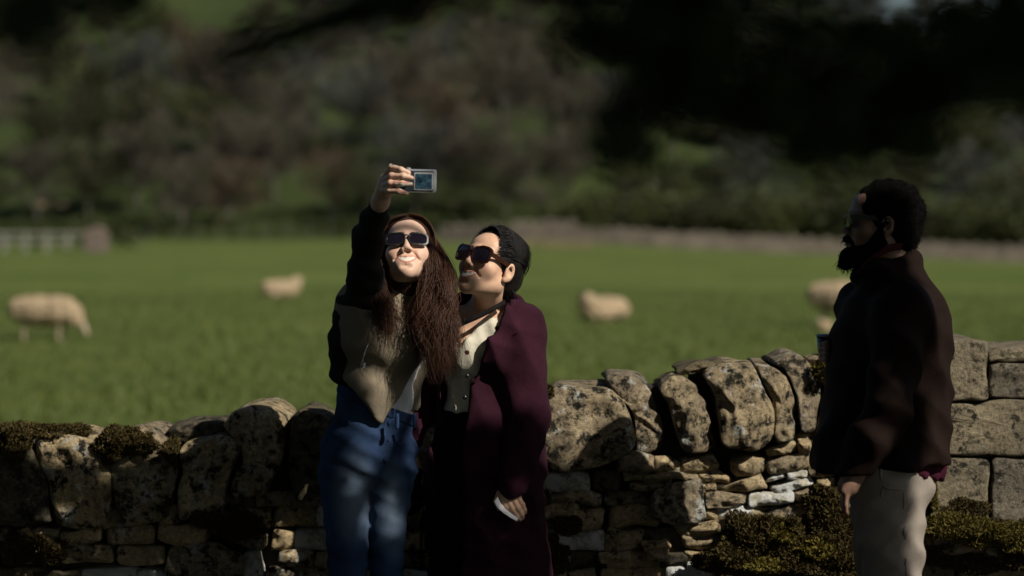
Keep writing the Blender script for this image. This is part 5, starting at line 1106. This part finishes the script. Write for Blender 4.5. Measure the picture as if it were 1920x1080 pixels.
# ------------------------------------------------------------------ the tree beside the path whose boughs hang into view
big = empty('overhanging_tree', (4.6, -2.2, 0)); tag(big, 'dark tree whose blurred leafy boughs hang across the top right', 'tree')
mb = MB(); mb.tube([(4.6, -2.2, -0.2), (4.55, -2.15, 0.6), (4.5, -2.1, 2.6), (4.4, -2.0, 5.0), (4.2, -2.1, 8.4)], [0.42, 0.33, 0.28, 0.22, 0.08], 14); mb.build('trunk', 'bark', big, True)
boughs = [[(4.45, -2.0, 2.9), (3.2, -0.6, 3.1), (1.9, 0.9, 2.75), (0.95, 1.75, 2.28), (0.50, 1.95, 2.02), (0.12, 2.0, 1.88), (-0.12, 2.0, 1.80), (-0.26, 2.0, 1.755)], [(4.4, -2.0, 3.4), (3.6, -0.5, 3.3), (2.4, 1.0, 2.5), (1.2, 1.8, 2.05), (0.55, 1.9, 1.80)],
          [(4.4, -2.0, 4.2), (2.6, -1.2, 5.0), (0.6, -0.2, 4.8), (-0.9, 1.0, 3.6), (-1.0, 1.8, 2.35)], [(4.3, -2.0, 4.8), (5.6, -1.0, 6.2), (6.2, 0.2, 6.8)], [(4.3, -2.0, 5.2), (3.0, -3.2, 6.6), (1.4, -3.8, 7.0)],
          [(4.3, -2.0, 5.6), (3.4, -0.4, 7.0), (2.2, 0.6, 7.6)], [(4.4, -2.1, 3.6), (6.0, -2.6, 4.6), (7.2, -2.4, 5.2)]]
for q in boughs:
    c_ = spline(q, 20); mb = MB(); mb.tube(c_, list(np.linspace(0.10, 0.006, 20)), 8); mb.build('bough', 'bark', big, True)
lr = np.random.RandomState(77); C = []
spray = [(1500, 90, 360, 110), (1260, 110, 130, 130), (1600, 215, 190, 95), (1760, 90, 190, 120), (1165, 245, 62, 85), (1400, 205, 140, 55), (1560, 290, 110, 42), (1900, 110, 120, 100), (1130, 50, 90, 70), (1690, 250, 70, 50),
         (130, 0, 170, 40), (60, 60, 70, 45), (900, -30, 260, 36), (745, 15, 38, 38), (1450, -220, 900, 200), (400, -260, 500, 190), (2150, 0, 330, 300)]
for k in range(9): spray.append((420 + 37 * k, 108 - 12 * k, 32, 19))
for px, py, rx, ry in spray:
    k = int(rx * ry * math.pi / 900.0 * (3.4 if ry > 30 else 3.6)) + 6; r_ = np.sqrt(lr.rand(k)); a = lr.rand(k) * 6.283; lump = 1 + 0.12 * np.sin(5 * a + px)
    for x_, y_, Y_ in zip(px + rx * r_ * np.cos(a) * lump, py + ry * r_ * np.sin(a) * lump, lr.uniform(1.6, 2.25, k)):
        if 1470 < x_ < 1780 and -110 < y_ < 20 and lr.rand() < 0.84: continue
        C.append(W(x_, y_, Y_))
C = np.array(C); k = len(C); U = rdir(k, lr); V = np.cross(U, rdir(k, lr)); V /= np.linalg.norm(V, axis=1, keepdims=True); sz = lr.uniform(0.010, 0.020, (k, 1)); v1, f1 = quads(C, U * sz, V * sz)
tag(build('foliage', v1, f1, 'leaf_near', big, False), kind='stuff')
C = []
for c_, r_, n_ in (((1.8, 0.6, 3.3), 0.8, 900), ((2.8, -0.4, 4.0), 1.1, 1800), ((4.2, -0.6, 5.0), 1.5, 2600), ((5.4, -0.8, 6.2), 1.6, 2600), ((3.2, -2.6, 6.2), 1.7, 2600), ((1.4, -1.4, 5.2), 1.6, 2400), ((0.0, -0.4, 4.6), 1.4, 2000), ((-1.2, 0.6, 4.0), 1.2, 1400),
                   ((2.0, -0.2, 6.8), 1.7, 2400), ((4.4, -1.6, 7.8), 1.8, 2600), ((6.6, -2.2, 5.6), 1.6, 2400), ((1.0, -3.4, 6.6), 1.6, 2000), ((2.9, 0.6, 3.4), 0.7, 900), ((3.5, 0.4, 4.4), 0.9, 1200), ((-1.0, -2.4, 5.4), 1.7, 2000), ((5.6, -3.6, 4.8), 1.7, 2000)):
    d = rdir(n_, lr) * (lr.rand(n_, 1) ** 0.4) * r_; d[:, 2] *= 0.7; C.append(np.array(c_) + d)
C = np.concatenate(C); k = len(C); U = rdir(k, lr); U[:, 2] *= 0.5; V = np.cross(U, rdir(k, lr)); sz = lr.uniform(0.06, 0.12, (k, 1)); v1, f1 = quads(C, U * sz, V * sz)
tag(build('canopy', v1, f1, 'leaf_near', big, False), kind='stuff')

# unseen bough and leaves added to dapple the women's lower half and wall's left
mb = MB(); mb.tube(spline([(4.4, -2.0, 3.9), (4.6, 0.6, 5.0), (4.0, 3.0, 5.0), (3.2, 4.6, 4.7), (2.2, 5.1, 4.4)], 20), list(np.linspace(0.09, 0.008, 20)), 8); mb.build('bough', 'bark', big, True)
C = []
def shade(n_, xr, zr, y, holes=()):
    for _ in range(n_):
        p_ = np.array([lr.uniform(*xr), y, lr.uniform(*zr)])
        if any(math.hypot(p_[0] - h_[0], p_[2] - h_[1]) < h_[2] for h_ in holes): continue
        C.append(p_ + SUN * lr.uniform(5.2, 7.2))
hp = lambda px, py, r_, Y: (*W(px, py, Y)[[0, 2]], r_)
shade(3600, (-0.66, 0.30), (-0.1, 0.93), 7.30, [hp(662, 915, 0.14, 7.3), hp(742, 965, 0.08, 7.3), hp(958, 945, 0.065, 7.3), hp(985, 700, 0.05, 7.3)])
shade(2000, (-2.4, -1.12), (0.1, 0.80), 7.80, [(-1.53, 0.575, 0.10), (-1.45, 0.575, 0.09), hp(60, 1045, 0.05, 7.8)])
shade(700, (-0.18, 0.32), (0.90, 1.06), 7.30)
for px0, px1, py0, py1, n_ in ((1550, 1752, 318, 500, 1500), (1555, 1692, 500, 880, 1100), (1575, 1668, 880, 1300, 800)):  # more leaves added out of view to shade the man
    for _ in range(n_): C.append(W(lr.uniform(px0, px1), lr.uniform(py0, py1), 6.97) + SUN * lr.uniform(4.6, 6.2))
C = np.array(C); k = len(C); U = rdir(k, lr); V = np.cross(U, rdir(k, lr)); V /= np.linalg.norm(V, axis=1, keepdims=True); sz = lr.uniform(0.035, 0.065, (k, 1)); v1, f1 = quads(C, U * sz, V * sz)
tag(build('leaves', v1, f1, 'leaf_near', big, False), kind='stuff')

C = []  # unseen foliage added overhead, behind and to the left to cut sky light
for q in range(250):
    a = lr.rand() * 6.283; r_ = 9.5 * math.sqrt(lr.rand()); c_ = np.array([0.5 + r_ * math.cos(a), -1.5 + r_ * math.sin(a), 0]); c_[2] = 5.2 + 4.6 * (1 - (r_ / 10.5) ** 2) * lr.rand() + 0.8 * lr.rand()
    d = rdir(330, lr) * (lr.rand(330, 1) ** 0.4) * lr.uniform(0.9, 1.4); d[:, 2] *= 0.6; C.append(c_ + d)
for q in range(150):
    c_ = np.array([lr.uniform(-13, 3), lr.uniform(-13, -9), lr.uniform(0.8, 9)]) if q % 2 else np.array([lr.uniform(-14, -10), lr.uniform(-10, 6.5), lr.uniform(0.8, 8)]); d = rdir(260, lr) * (lr.rand(260, 1) ** 0.4) * 1.5; C.append(c_ + d)
C = np.concatenate(C); t = (7.6 - C[:, 1]) / -SUN[1]; Q = C - SUN * t[:, None]; keep = ~((Q[:, 2] > -0.3) & (Q[:, 2] < 2.2) & (Q[:, 0] > -1.75) & (Q[:, 0] < 2.8))
t2 = C[:, 2] / SUN[2]; G = C - SUN * t2[:, None]; keep &= ~((G[:, 1] > 9) & (np.abs(G[:, 0]) < 0.23 * G[:, 1] + 0.5))          # gaps in the added foliage keep the pasture and the wall in the sun
vis = (C[:, 1] > 0.3) & (np.abs(C[:, 0]) < 0.25 * C[:, 1] + 0.5) & (C[:, 2] < CAM_Z + 0.13 * C[:, 1] + 0.5); keep &= ~vis
C = C[keep]; k = len(C); U = rdir(k, lr); U[:, 2] *= 0.4; V = np.cross(U, rdir(k, lr)); sz = lr.uniform(0.10, 0.20, (k, 1)); v1, f1 = quads(C, U * sz, V * sz)
tag(build('crown', v1, f1, 'leaf_near', big, False), kind='stuff')  # the added sky-blocking leaves, hung on the tree
